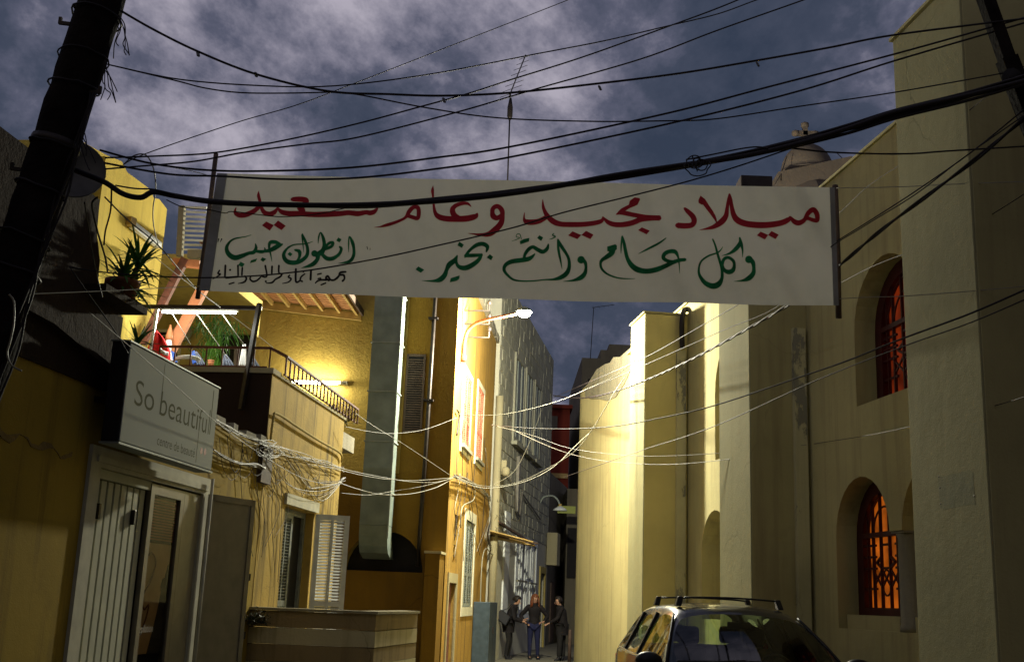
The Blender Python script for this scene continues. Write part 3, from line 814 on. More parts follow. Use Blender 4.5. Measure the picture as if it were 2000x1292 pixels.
# clothes lines from the frame to the back wall
for i, (t0, t1) in enumerate(((-6.2,-6.2),(-5.93,-5.93),(-5.66,-5.66))):
    a, c = L.pt(14.45,t0,5.31), L.pt(12.0,t0+.9,3.9)
    a2 = L.onS(*((332,604),(380,606),(430,607))[i], 14.45); c2 = L.onS(*((372,672),(445,700),(480,678))[i], 14.9)
    b = MB(); b.tube([a2, (a2+c2)/2, c2], .006, 5)
    b.build('stay_rope', M['cablewhite'], cf)
# ================================================================ YELLOW HOUSE behind the terrace
yh = thing('yellow_house', L.pt(14.4, -8, 0), 'yellow plastered house with a slanting roofline, behind the shop and the dish', 'house')
b = MB(); b.plate(fT(L, -7.0, -1), [(12.7,3.4),(15.5,3.4),(15.5,7.12),(15.2,7.17),(15.0,7.12),(14.9,7.2),(14.1,7.16),(13.9,7.24),(13.45,7.15),(12.7,7.05)], [], 2.6)
b.build('wall', M['yellowbright'], yh)
b = MB(); b.box(L, 13.25, 13.55, -7.0, -6.9, 3.5, 7.05); b.build('pilaster', M['yellowbright'], yh)
b = MB(); b.box(L, 15.51, 20.2, -9.9, -9.4, 4.2, 7.1); b.build('rear_wall', M['olive'], yh)
b = MB(); b.box(L, 19.9, 20.2, -9.4, -7.70, 4.38, 6.75); b.box(L, 19.9, 20.2, -7.7, -7.04, 6.25, 6.75); b.build('back_wall', M['yellowpale'], yh)
b = MB(); b.box(L, 20.0, 20.15, -7.69, -7.06, 4.38, 6.24); b.build('dark_doorway', M['black'], yh)
b = MB(); b.box(L, 17.2, 20.2, -9.4, -7.02, 6.76, 6.95); b.build('roof_slab', M['yellowpale'], yh)
# barred window on the back wall
b = MB(); b.plate(fS(L, 19.86), rect(-9.0,-8.4,5.5,6.3), [rect(-8.95,-8.45,5.55,6.25)], .05); w_ = b.build('window', M['white'], yh)
b = MB()
for k in range(5): b.bar(L.pt(19.88,-8.95,5.62+.14*k), L.pt(19.88,-8.45,5.62+.14*k), .02,.02)
b.bar(L.pt(19.88,-8.7,5.55), L.pt(19.88,-8.7,6.25), .02,.02); b.build('bars', M['white'], w_)
b = MB(); b.box(L, 19.891,19.899,-8.96,-8.44,5.54,6.26); b.build('pane', M['black'], w_)
# orange steel struts
st = thing('orange_canopy_strut', L.pt(15.2,-6.1,4.4), 'thick orange steel beam slanting up from the terrace to the banner corner', 'steel beam')
b = MB(); a_, c_ = L.onS(330,690,15.2), L.onS(398,560,15.2); b.bar(a_, c_, .14,.12, Vector((0,1,0))); b.bar(c_, c_+Vector((.12,0,.3)), .14,.12, Vector((0,1,0))); b.build('beam', M['orangesteel'], st)
b = MB(); a_, c_ = L.onS(312,690,15.6), L.onS(352,640,15.6); b.bar(a_, c_, .10,.10, Vector((0,1,0))); b.build('brace', M['orangesteel'], st)
s2 = thing('rusty_slanting_beam', L.pt(15.0,-6.9,4.4), 'dark rusty beam leaning across the yellow wall, left of the orange beam', 'steel beam')
b = MB(); b.bar(L.onS(278,672,14.9), L.onS(362,505,14.9), .10,.10, Vector((0,1,0))); b.build('beam', M['rust'], s2)
b = MB(); b.bar(L.onS(340,512,14.95), L.onS(392,517,14.95), .12,.1); b.build('crosspiece', M['orangesteel'], s2)
# balcony rails against the sky
bl = thing('rooftop_rail', L.pt(16.5,-6.9,6.9), 'pale grey barred rail of a roof stair seen against the sky, left of the banner', 'railing')
def onS_bar(mb, a, c, w, s=16.5): mb.bar(L.onS(*a, s), L.onS(*c, s), w, w)
b = MB(); onS_bar(b, (356,403), (351,500), .09); b.build('post', M['concrete'], bl)
for k in range(10):
    y_ = 404 + k*9.2
    b = MB(); onS_bar(b, (362-k*.4,y_), (404-k*.2,y_+1.5), .028); b.build('bar', M['whitewood'], bl)
b = MB(); b.bar(L.onS(330,432,17.2), L.onS(356,438,17.2), .5,.35); 
b = MB(); b.box(L, 16.3,16.6,-6.95,-5.8,6.62,6.74); b.build('slab', M['concrete'], bl)
# unlit tube fitting on the yellow wall
ul = thing('unlit_tube_lamp', L.pt(14.75,-6.95,6.45), 'white unlit tube lamp fixed on the yellow wall, above the spiky plant', 'tube lamp')
b = MB(); b.bar(L.pt(14.3,-6.94,6.47), L.pt(15.25,-6.94,6.47), .08,.10); b.build('casing', M['whitewood'], ul, bevel=.01)
b = MB(); b.bar(L.pt(14.22,-6.96,6.50), L.pt(14.32,-6.93,6.50), .10,.12); b.build('end_cap', M['rafter'], ul)

# ================================================================ TALL YELLOW HOUSE
th = thing('tall_yellow_house', T.pt(26, -5.5, 0), 'tall ochre house carrying the lit street lamp, left side of the alley', 'house')
TT = -3.17
ark = [( -4.42 + .80*cos(pi*k/18), 2.08 + .80*sin(pi*k/18)) for k in range(19)]
b = MB(); b.plate(fS(T, 23.0), rect(-8.6, TT-.001, 0, 8.80), [ark], 0.25)
b.build('front_wall', M['yellow'], th)
b = MB(); b.box(T, 22.985, 22.999, -4.22, TT-.002, 4.052, 8.78); b.box(T, 22.985, 22.999, -3.598, TT-.002, 0, 4.05); b.build('painted_strip', M['orange'], th)
b = MB(); b.plate(fS(T, 22.98), [(-5.9,0),(-4.22,0),(-4.22,4.05),(-5.9,4.05)] and rect(-5.9,-3.60,0,4.05), [ark], .0195); b.build('lower_render', M['orange'], th)
b = MB(); b.box(T, 23.26, 23.4, -5.4, -3.4, 1.9, 3.0); b.build('arch_backing', M['black'], th)
sd = MB()
w1 = [rect(24.45,25.85,4.92,6.52), rect(27.25,28.55,4.98,6.72)]
w2 = [rect(26.0,27.9,1.42,3.38), rect(24.10,24.75,2.35,3.35)]
d1 = [rect(23.55,24.75,0.02,1.92)]
sd.plate(fT(T, TT, -1), rect(23.0, 31.3, 0, 8.76), w1+w2+d1, .3)
sd.build('street_wall', M['goldochre'], th)
b = MB(); b.box(T, 23.05, 31.3, -8.2, TT-.02, 8.78, 8.9); b.build('roof', M['concrete'], th)
b = MB()
x = 25.6
while x < 31.2:
    w_ = random.uniform(.3,.7); b.box(T, x, x+w_-.01, TT-.2, TT+.06+random.uniform(0,.05), 8.74, 8.90+random.uniform(0,.05), jit=.01); x += w_
b.build('eaves', M['concrete'], th)
for i, (a, c, z0, z1) in enumerate(((24.45,25.85,4.92,6.52),(27.25,28.55,4.98,6.72))):
    b = MB(); b.plate(fT(T, TT+.03, -1), rect(a-.16,c+.16,z0-.20,z1+.14), [rect(a,c,z0,z1)], .05); wo_ = b.build('window_surround', M['white'], th)
    b = MB(); b.box(T, a-.1,c+.1,TT-.0,TT+.10,z0-.10,z0-.02); b.build('sill', M['concrete'], wo_)
    wd_ = (c-a)/2-.01
    for k in (0, 1):
        louvre_leaf(T.pt(a+k*(wd_+.02), TT+.0, z0), T.D, T.N, wd_, z1-z0, 'shutter', M['redwood'], th, (18,10), .36)
    b = MB(); b.box(T, a,c,TT-.26,TT-.25,z0,z1); b.build('pane', M['black'], wo_)
b = MB(); b.plate(fT(T, TT+.025, -1), rect(25.84,28.06,1.22,3.62), [rect(26.0,27.9,1.42,3.38)], .06); wo_ = b.build('window_surround', M['white'], th)
b = MB(); b.box(T, 26,27.9,TT-.26,TT-.25,1.42,3.38); b.build('pane', M['black'], wo_)
for k in (0,1): louvre_leaf(T.pt(26.01+k*.945, TT-.03, 1.43), T.D, T.N, .93, 1.93, 'shutter', M['greywood'], th, (18,12), .38)
b = MB(); b.box(T, 24.1,24.75,TT-.26,TT-.25,2.3,3.4); b.build('pane', M['black'], th)
b = MB()
for k in range(4): b.bar(T.pt(24.1,TT-.05,2.5+.22*k), T.pt(24.75,TT-.05,2.5+.22*k), .02,.02)
b.build('window_bars', M['iron'], th)
b = MB(); b.plate(fT(T, TT+.03, -1), rect(23.40,24.9,.0,2.12), [rect(23.55,24.75,-.01,1.92)], .05); b.build('door_surround', M['coping'], th)
b = MB(); b.box(T, 23.56,24.74,TT-.12,TT-.08,.02,1.92); b.build('door', M['rust'], th)
b = MB(); b.box(T, 22.3,22.97,-3.47,TT-.02,0,2.44); b.build('pier', M['orange'], th)
b = MB(); b.box(T, 22.27,22.97,-3.50,TT+.01,2.442,2.49); b.build('pier_cap', M['coping'], th)
# brown downpipe
b = MB(); b.tube([T.pt(22.935,-3.66,8.7), T.pt(22.935,-3.68,5.0), T.pt(22.935,-3.72,2.2)], .042, 8)
for z in (3.9, 5.55, 7.3): b.box(T, 22.86,22.99,-3.78,-3.58,z,z+.04)
b.build('downpipe', M['iron'], th)
# dark louvred window beside the duct
b = MB(); b.plate(fS(T, 22.95), rect(-4.20,-3.80,4.9,6.55), [rect(-4.16,-3.84,4.95,6.5)], .03); w_ = b.build('window', M['darkwood'], th)
b = MB()
for k in range(30): b.bar(T.pt(22.965,-4.16,4.98+.05*k), T.pt(22.965,-3.84,4.98+.05*k), .03,.022)
b.build('slat', M['darkwood'], w_, kind='stuff')
b = MB(); b.box(T, 22.975,22.983,-4.16,-3.84,4.95,6.5); b.build('pane', M['black'], w_)
# wooden roof on the terrace side
pr = thing('wooden_eaves_roof', T.pt(21.5,-6.4,7.4), 'lean-to roof of varnished planks on ochre rafters, under the banner at left', 'roof')
zf = lambda t, s: 7.42 + (-5.25-t)*.10 + (22.9-s)*.06
def rp(s, t, dz=0): return T.pt(s, t, zf(t,s)+dz)
for k in range(7):
    t_ = -5.32 - k*.37
    b = MB(); b.bar(rp(22.95,t_,-.03), rp(19.6,t_,-.03), .05,.09); b.build('rafter', M['rafter'], pr)
s_ = 22.9
while s_ > 19.7:
    b = MB(); b.bar(rp(s_,-7.65,.045), rp(s_,-5.22,.045), .135,.025); b.build('plank', M['plank'], pr); s_ -= .145
b = MB(); b.bar(rp(22.93,-7.65,-.10), rp(22.93,-5.22,-.10), .06,.14); b.build('wall_plate', M['rafter'], pr)
b = MB(); b.bar(rp(22.95,-5.20,-.0), rp(19.6,-5.20,-.0), .04,.14); b.build('fascia', M['darkwood'], pr)
# wall tube lamp
wl = thing('wall_tube_lamp', T.pt(22.9,-6.0,5.88), 'glaring white tube lamp on the yellow wall beyond the terrace railing', 'tube lamp')
b = MB(); b.box(T, 22.90,22.975,-6.62,-5.42,5.86,5.93); b.build('casing', M['white'], wl)
b = MB(); b.tube([T.pt(22.86,-6.50,5.875), T.pt(22.86,-5.62,5.875)], .035, 10); b.build('tube', M['tubeglow2'], wl)
b = MB(); b.box(T, 22.80,22.88,-5.60,-5.54,5.84,5.91); b.box(T, 22.80,22.88,-6.58,-6.52,5.84,5.91); b.build('end_cap', M['white'], wl)
for (u,v_) in ((590,770),(632,772)):
    pass
# ---------------------------------------------------------------- ventilation duct
du = thing('ventilation_duct', T.pt(22.6,-4.5,2.1), 'square galvanised air duct rising up the yellow wall out of a dark arched opening', 'air duct')
z = 8.7; segs = []
while z > 2.95:
    z2 = max(2.95, z-1.02)
    b = MB(); b.box(T, 22.38,22.86,-4.84,-4.27,z2+.006,z-.006); b.build('duct_section', M['galv'], du)
    c_ = MB(); c_.plate(lambda u,zz,d: T.pt(u, zz, z+d-.012), rect(22.355,22.885,-4.865,-4.245), [rect(22.379,22.861,-4.841,-4.269)], .024); c_.build('flange', M['galvlight'], du)
    z = z2
b = MB()
prof = [(22.38,22.86,2.95),(22.40,22.88,2.75),(22.46,23.0,2.55),(22.58,23.1,2.42),(22.9,23.2,2.32)]
for (a,c,z0),(a2,c2,z1) in zip(prof,prof[1:]):
    b.hexa([T.pt(a2,-4.84,z1),T.pt(a2,-4.27,z1),T.pt(c2,-4.27,z1),T.pt(c2,-4.84,z1),T.pt(a,-4.84,z0),T.pt(a,-4.27,z0),T.pt(c,-4.27,z0),T.pt(c,-4.84,z0)])
b.build('elbow', M['galv'], du)
b = MB(); b.bar(T.pt(22.37,-4.262,8.7), T.pt(22.37,-4.262,2.7), .028,.02, Vector((0,1,0)))
b.build('lit_edge_strip', M['galvlight'], du)  # paler metal strip paints the lamplit side onto the duct's right edge

# ================================================================ GREY STONE HOUSE
gh = thing('grey_stone_house', G.pt(36, -7, 0), 'tall grey stone house with closed shutters, deep in the alley on the left', 'house')
GT = -5.53
gw = [rect(33.9,35.6,6.5,8.95), rect(36.2,37.6,6.5,8.95), rect(38.3,39.6,6.5,8.95), rect(35.5,39.9,1.2,3.45), rect(41.2,42.4,.02,2.62)]
b = MB(); b.plate(fT(G, GT, -1), rect(31.1, 43.2, 0, 10.75), gw, .35); b.build('wall', M['mortar'], gh)
b = MB(); b.box(G, 31.1,31.4,-12,GT-.36,0,10.7); b.box(G,42.9,43.2,-12,GT-.36,0,10.7); b.build('end_wall', M['stone'], gh)
b = MB(); b.box(G, 31.1,43.2,-12,GT,10.752,10.85); b.build('roof', M['stone'], gh)
b = MB(); z = 3.65; row = 0
while z < 10.7:
    s_ = 31.15 + (row % 2)*.35
    while s_ < 43.1:
        w_ = random.uniform(.6,.85)
        sc = s_ + w_/2
        if not any(a-.05 < sc+w_/2 and sc-w_/2 < c+.05 and lo-.02 < z+.33 and z < hi+.02 for (a,_),(c,_),(_,_),(_,_) in [x_ for x_ in gw] for lo,hi in [(0,0)]):
            ok = True
            for q_ in gw:
                a, c, lo, hi = q_[0][0], q_[1][0], q_[0][1], q_[2][1]
                if s_+w_ > a-.05 and s_ < c+.05 and z+.33 > lo-.02 and z < hi+.02: ok = False
            if ok: b.box(G, s_+.02, min(s_+w_-.02,43.15), GT-.05, GT+.014+random.uniform(-.008,.008), z+.02, z+.335)
        s_ += w_
    z += .36; row += 1
b.build('stone_blocks', M['stone'], gh, kind='stuff')
for a, c in ((33.9,35.6),(36.2,37.6),(38.3,39.6)):
    b = MB(); b.plate(fT(G, GT+.06, -1), rect(a-.14,c+.14,6.34,9.09), [rect(a,c,6.5,8.95)], .1); w_ = b.build('window_surround', M['stone'], gh)
    b = MB(); b.box(G, a,c,GT-.32,GT-.3,6.5,8.95); b.build('pane', M['black'], w_)
    for k in range(4):
        ww = (c-a)/4; b = MB(); b.box(G, a+k*ww+.01, a+(k+1)*ww-.01, GT-.03+.04*(k%2), GT+.0+.04*(k%2), 6.52,8.93); b.build('shutter_leaf', M['greywood'], w_)
    b = MB(); b.box(G, a-.2,c+.2,GT,GT+.18,6.22,6.335); b.build('sill', M['stone'], w_)
# ground-floor white doors
b = MB(); b.plate(fT(G, GT+.04, -1), rect(35.3,40.1,1.0,3.65), [rect(35.5,39.9,1.2,3.45)], .06); ws = b.build('shopfront_frame', M['whitewood'], gh)
b = MB(); b.box(G, 35.5,39.9,GT-.3,GT-.28,1.2,3.45); b.build('curtain', M['clothwhite'], ws)
for k in range(7):
    a = 35.55 + k*.62
    if k == 2: continue
    b = MB(); b.plate(fT(G, GT-.02+.05*(k%2), -1), rect(a,a+.54,1.22,3.43), [rect(a+.12,a+.42,1.35,2.2), rect(a+.12,a+.42,2.32,3.3)], .05); b.build('shutter_leaf', M['whitewood'], ws)
b = MB(); b.bar(G.pt(35.4,GT+.08,2.22), G.pt(37.3,GT+.10,2.22), .05,.06); b.bar(G.pt(38.0,GT+.10,2.2), G.pt(39.9,GT+.08,2.2), .05,.05); b.build('door_bar', M['concrete'], ws)
b = MB(); b.plate(fT(G, GT+.05, -1), rect(41.0,42.6,0,2.85), [rect(41.2,42.4,-.01,2.62)], .08); b.build('door_surround', M['yellowpale'], gh)
b = MB(); b.box(G, 41.2,42.4,GT-.15,GT-.1,.02,2.62); b.build('door', M['greywood'], gh)
b = MB(); b.box(G, 33.0,33.9,GT+.0,GT+.05,1.1,4.15); b.build('pilaster', M['whitewood'], gh)
b = MB(); b.box(G, 31.6,32.6,GT+.0,GT+.06,.0,2.7); b.build('pilaster', M['white'], gh)
b = MB(); b.box(G, 42.7,43.6,GT+.02,GT+.42,2.95,4.15); b.build('meter_cabinet', M['coping'], gh, bevel=.02)
b = MB()
pts = [G.pt(31.5,GT+.08,5.45),G.pt(34.3,GT+.08,4.95),G.pt(34.6,GT+.08,4.3),G.pt(35.4,GT+.08,4.2),G.pt(35.7,GT+.08,4.95),G.pt(40.2,GT+.08,4.45)]
b.tube(pts, .03, 6); b.box(G,34.85,35.15,GT,GT+.1,4.3,6.0); b.build('conduit', M['cablegrey'], gh)
# whitish vertical pipe/pole on the joint between the houses
vp = MB(); vp.tube([T.pt(31.35,TT+.16,0), T.pt(31.35,TT+.16,7.2)], .11, 10); vp.build('service_pole', M['coping'], label='pale vertical service pole on the joint of the yellow and grey houses', cat='pole')
b = MB(); b.box(T, 31.36,31.5,TT+.28,TT+.42,5.0,5.4); 
b.lathe(T.pt(31.2,TT+.42,4.95), [(.08,0),(.11,.06),(.11,.18),(.07,.24)], 14)
b.build('electric_bell', M['coping'], label='round cream junction box on the pale service pole', cat='junction box')
# plank awning
aw = thing('plank_awning', T.pt(31.6,-2.4,3.2), 'shabby plank awning sticking out at the foot of the grey house', 'awning')
for k in range(5):
    b = MB(); b.bar(T.pt(30.9+.3*k,TT+.05,3.42-.03*k), T.pt(31.3+.3*k,TT+1.05+.15*sin(k*2),3.22-.02*k), .26,.03); b.build('plank', M['rafter'], aw)
b = MB(); b.bar(T.pt(31.2,TT+.1,3.32), T.pt(32.3,TT+1.3,3.2), .05,.05); b.bar(G.pt(31.9,GT+.02,3.75), G.pt(35.6,GT+.5,3.35), .08,.06); b.build('support', M['darkwood'], aw)
cb = MB(); cb.box(T, 28.35,30.3,TT+.01,TT+.42,.05,1.55); cb = cb.build('metal_cabinet', M['signface'], label='blue-grey metal cabinet against the yellow wall, left of the people', cat='cabinet', bevel=.01)
cb.data.materials[0] = flat('blue_grey_metal', (0.05,0.07,0.085), 0.45, metal=.3, noise=.25)
b = MB(); b.box(T, 29.3,29.31,TT+.425,TT+.428,.1,1.5); b.box(T,29.15,29.2,TT+.42,TT+.45,.8,.95); b.build('handle', M['iron'], cb)

# ================================================================ FAR BUILDINGS
fb = thing('red_house', (2.6, 60, 0), 'dark red house closing the end of the alley', 'house')
b = MB(); b.box(Fr(0), 60,70,1.4,3.28,0,11.7); b.build('wall', M['redbuild'], fb)
b = MB(); b.box(Fr(0), 59.7,70,1.3,3.4,11.702,11.9); b.build('roof', M['redbuild'], fb)
b = MB(); b.box(Fr(0), 59.93,59.99,2.30,2.62,10.6,11.3); w_=b.build('window', M['farwall'], fb)
b = MB(); b.box(Fr(0), 59.90,59.99,2.0,3.25,8.0,8.25); b.build('string_course', M['rafter'], fb)
fb = thing('dark_house', (4, 50, 0), 'dark house on the right at the end of the alley', 'house')
b = MB(); b.box(Fr(0), 47,58,2.55,6,0,6.2); b.build('wall', M['farwall'], fb)
b = MB(); b.box(Fr(0), 46.9,46.98,2.6,3.2,2.6,4.6); b.build('doorway', M['black'], fb)
sgn = MB(); sgn.box(Fr(0), 44.5,44.6,2.05,2.75,5.0,5.28); sgn.build('awning_board', emis('glowing_yellow_green_board', (0.45,0.5,0.02), 0.12), label='narrow yellow-green sign board far down the alley, beside the church corner', cat='sign board')  # weak glow of its own put into the board, which holds no lamp
fb = thing('left_far_house', (0, 52, 0), 'dark house at the left of the alley, past the grey stone house', 'house')
b = MB(); b.box(G, 43.3,56,-9,GT-.15,0,6.6); b.build('wall', M['farwall'], fb)
for s_ in (45.5, 49):
    b = MB(); b.box(G, s_,s_+1.1,GT-.15,GT-.10,.1,2.4); b.build('door', M['darkwood'], fb)
fb = thing('far_flats', (5, 60, 0), 'grey block of flats with a stepped roof rising behind the church corner', 'building')
b = MB(); b.box(Fr(0), 60,72,3.86,4.86,0,14.56); b.box(Fr(0), 60.05,72,4.861,8.5,0,15.05); b.box(Fr(0), 61,63,5.4,6.6,15.051,15.6); b.build('wall', M['farwall'], fb)
for k, x in enumerate((4.2, 5.2)):
    b = MB(); b.box(Fr(0), 59.95,60.04,x,x+.5,12.2,13.4); b.build('window', M['black'], fb)
# ---------------------------------------------------------------- antennas
def antenna(base, h, n_el, tilt, label, lean=0.0, box=None):
    a = thing('roof_antenna', base, label, 'antenna')
    b = MB(); top = Vector(base) + Vector((lean,0,h)); b.tube([base, top], .022, 6); b.build('mast', M['iron'], a)
    b = MB(); d = Vector((cos(tilt),0,sin(tilt)))
    s_ = top - d*.1; e_ = top + d*1.15
    b.tube([s_, e_], .016, 5); b.build('boom', M['iron'], a)
    for k in range(n_el):
        p_ = s_ + (e_-s_)*(k+.5)/n_el; w_ = .45 - .25*k/n_el
        q_ = Vector((-d.z*.55, .7, d.x*.35)).normalized()
        b = MB(); b.tube([p_-q_*w_, p_+q_*w_], .008, 4); b.build('element', M['iron'], a)
    if box:
        b = MB(); b.lathe(Vector(base)+Vector((lean*.8,0,h*box)), [(.03,0),(.07,.1),(.07,.35),(.03,.6)], 8); b.build('amplifier', M['iron'], a)
    return a
q0, q1 = PY(988,420,27), PY(997,182,27)
antenna(tuple(PY(986,520,27)), (q1-PY(986,520,27)).z, 8, radians(72), 'tall thin roof antenna standing against the clouds above the middle of the banner', lean=q1.x-PY(986,520,27).x, box=.84)
a0 = PY(1153,700,60); a1 = PY(1158,600,60)
antenna(tuple(a0), (a1-a0).z, 5, radians(10), 'thin distant antenna on the far flats, right of the street lamp', lean=.12)

# ================================================================ COURTYARD WALL
cw = thing('courtyard_wall', (-2.2, 15.2, 0), 'low striped garden wall with pale coping, in front of the arched opening', 'wall')
A_, B_, C_ = Vector((-3.35,14.7,0)), Vector((-1.57,14.7,0)), Vector((-1.21,17.0,0))
def wallseg(p, q, th_, z0, z1, out=0.0):
    d = (q-p).normalized(); n_ = Vector((d.y,-d.x,0))
    mb = MB(); mb.hexa([p+n_*out+Vector((0,0,z0)), q+n_*out+Vector((0,0,z0)), q-n_*th_+Vector((0,0,z0)), p-n_*th_+Vector((0,0,z0)),
                        p+n_*out+Vector((0,0,z1)), q+n_*out+Vector((0,0,z1)), q-n_*th_+Vector((0,0,z1)), p-n_*th_+Vector((0,0,z1))]); return mb
hb = .205
for k in range(7):
    z0 = 1.37 - (k+1)*hb
    if z0 < -.1: break
    z0 = max(z0, 0)
    mt = M['lowwall2'] if k % 2 == 0 else M['lowwall']
    wallseg(A_, B_+Vector((-.004,0,0)), .2, z0+.006, 1.37-k*hb-.004, .004*(k%2)).build('stone_band', mt, cw)
    wallseg(B_+Vector((0,.004,0)), C_, .2, z0+.006, 1.37-k*hb-.004, .004*(k%2)).build('stone_band', mt, cw)
b = wallseg(A_, B_+Vector((.03,0,0)), .24, 1.372, 1.405, .035); b.build('coping', M['coping'], cw)
b = wallseg(B_+Vector((.0,.04,0)), C_, .24, 1.373, 1.406, .035); b.build('coping', M['coping'], cw)
# ================================================================ STREET LAMP (lit)
sl_ = thing('street_lamp', T.pt(23.9, TT, 6.7), 'lit street lamp on a curved bracket arm fixed to the tall yellow house', 'street lamp')
arm = [PY(905,697,23.95), PY(907,668,23.95), PY(914,645,23.9), PY(930,631,23.75), PY(955,623,23.55), PY(985,617,23.35), PY(1010,612,23.2)]
b = MB(); b.tube(crom([tuple(q) for q in arm], 6), .045, 8, .035); b.build('arm', M['rust'], sl_)
b = MB(); b.lathe(arm[0]-Vector((0,0,.10)), [(.05,0),(.075,.03),(.075,.12),(.05,.16)], 10); b.build('socket', M['rust'], sl_)
hd = PY(1024,611,23.15)
b = MB(); b.lathe(hd+Vector((0,0,.02)), [(.17,0),(.155,.04),(.11,.08),(.05,.11)], 20); b.build('lamp_shade', M['galv'], sl_)
b = MB(); b.lathe(hd+Vector((0,0,-.09)), [(.02,0),(.08,.015),(.12,.045),(.13,.08),(.13,.10)], 20); b.build('bulb', M['lampglow'], sl_)
def point(name, loc, e, col, r=.1, parent=None):
    l = bpy.data.lights.new(name, 'POINT'); l.energy = e; l.color = col; l.shadow_soft_size = r
    o = bpy.data.objects.new(name, l); COL.objects.link(o)
    if parent is not None: place(o, loc, parent)
    else: o.location = loc
    return o
LAMP_W = 5200
point('lamp_light', hd + Vector((0,0,-.30)), LAMP_W, (1.0, 0.965, 0.76), .15, sl_)
# the two lit tubes: slim area lights along the tubes
def tube_light(name, a, c, e, col, down, parent):
    l = bpy.data.lights.new(name, 'AREA'); l.shape = 'RECTANGLE'; l.energy = e; l.color = col
    d = (c-a); l.size = d.length; l.size_y = .04
    o = bpy.data.objects.new(name, l); COL.objects.link(o)
    z = -Vector(down).normalized(); x = d.normalized(); y = z.cross(x); z = x.cross(y)
    o.rotation_euler = Matrix((x, y, z)).transposed().to_euler()
    place(o, (a+c)/2 + Vector(down).normalized()*.05, parent)
for k in range(4):
    point('tube_light', L.pt(14.46,-6.35+.29*k,5.20), 14, (.95,1,.95), .04, ft)
for k in range(4):
    point('tube_light', T.pt(22.72, -6.42+.25*k, 5.86), 23, (1.0,.95,.68), .05, wl)
# ---- iron brackets and meter on the wall above the lamp
for k, (v0, v1) in enumerate(((596,606),(631,632),(650,658))):
    q = T.onT(907, v1, TT); 
    b = MB(); b.bar(q, q+T.N*.55, .03,.03); b.bar(q+T.N*.55, q+T.N*.55+Vector((0,0,.25 if k != 1 else .14)), .03,.03)
    b.lathe(q+T.N*.55+Vector((0,0,.14)), [(.02,0),(.045,.02),(.045,.08),(.02,.10)], 8)
    b.build('wire_bracket', M['iron'], label=('upper','middle','lower')[k]+' iron wire bracket on the yellow wall beside the lamp arm', cat='bracket', group='wire brackets by the lamp')
# far unlit lamp
s2 = thing('street_lamp', PY(1062,985,38), 'unlit street lamp with a white dish shade on a hooked arm, far down the alley', 'street lamp')
ar = [(1055,982),(1060,972),(1068,968),(1080,968),(1088,974),(1093,984),(1094,990)]
b = MB(); b.tube(crom([tuple(PY(u,v,41.0)) for u,v in ar],5), .035, 8); b.build('arm', M['galvlight'], s2)
q = PY(1094,990,41.0)
b = MB(); b.lathe(q-Vector((0,0,.12)), [(.26,0),(.22,.06),(.10,.13),(.05,.16)], 18); b.build('lamp_shade', M['whitewood'], s2)
b = MB(); b.lathe(q-Vector((0,0,.0)), [(.05,0),(.06,.12)], 10); b.build('socket', M['rafter'], s2)

# ================================================================ BANNER
BY = 10.6
def disp(x, z):
    e = max(0, abs(x-.1)-2.0)/1.2
    return .05*sin(x*1.7+.6) + .035*sin(x*4.1+z*2.0) + .018*sin(z*7+x*.8) - .05*(1-((x-.1)/3.2)**2) + .012*sin(x*11.3+z*5) + .007*sin(x*23+z*9) + .05*e*sin(z*6+x*5)
def on_banner(u, v, off=0.0):
    q = PY(u, v, BY); d = disp(q.x, q.z); q = PY(u, v, BY+d-off); return q
bn = thing('banner', PY(1020,470,BY), 'long white cloth banner with red, green and black Arabic writing strung across the street', 'banner')
c_tl, c_tr, c_bl, c_br = (424,338), (1630,366), (389,567), (1638,597)
def bil(a, t):
    u = (c_tl[0]*(1-a)+c_tr[0]*a)*(1-t) + (c_bl[0]*(1-a)+c_br[0]*a)*t
    v = (c_tl[1]*(1-a)+c_tr[1]*a)*(1-t) + (c_bl[1]*(1-a)+c_br[1]*a)*t
    v += 3.0*sin(pi*a)*(1-t)*(0.6+.4*sin(a*9)) + t*(2.5*sin(pi*a)+1.0*sin(a*23))
    return u, v
b = MB(); b.smooth = True
NX, NZ = 150, 26
b.add([on_banner(*bil(i/NX, j/NZ)) for j in range(NZ+1) for i in range(NX+1)],
      [(j*(NX+1)+i, (j+1)*(NX+1)+i, (j+1)*(NX+1)+i+1, j*(NX+1)+i+1) for j in range(NZ) for i in range(NX)])
b.build('cloth', M['banner'], bn, recalc=False)
b = MB(); b.smooth = True  # hem sleeve, double cloth
b.add([on_banner(bil(i/60,j/20)[0], bil(i/60,j/20)[1], .012) for j in range(21) for i in range(2)], [(j*2, j*2+2, j*2+3, j*2+1) for j in range(20)])
b.build('hem', M['banner'], bn, recalc=False)
M['hem'] = flat('grey_hem', (0.26,0.255,0.235), .9, noise=.1)
b = MB(); b.add([on_banner(bil(i*.016,j/20)[0], bil(i*.016,j/20)[1], .02) for j in range(21) for i in range(2)], [(j*2, j*2+2, j*2+3, j*2+1) for j in range(20)]); b.build('hem', M['hem'], bn, recalc=False)
b = MB(); b.add([on_banner(bil(.992+i*.008,j/20)[0], bil(.992+i*.008,j/20)[1], .02) for j in range(21) for i in range(2)], [(j*2, j*2+2, j*2+3, j*2+1) for j in range(20)]); b.build('hem', M['hem'], bn, recalc=False)
b = MB(); b.tube([PY(422,300,BY+.12), PY(404,450,BY+.11), PY(386,583,BY+.11)], .024, 8); b.build('pole', M['darkwood'], bn)
b = MB(); b.tube([PY(1631,362,BY+.03), PY(1636,500,BY+.03), PY(1638,621,BY+.03)], .030, 8); b.build('pole', M['darkwood'], bn)
ZS = 5.8735
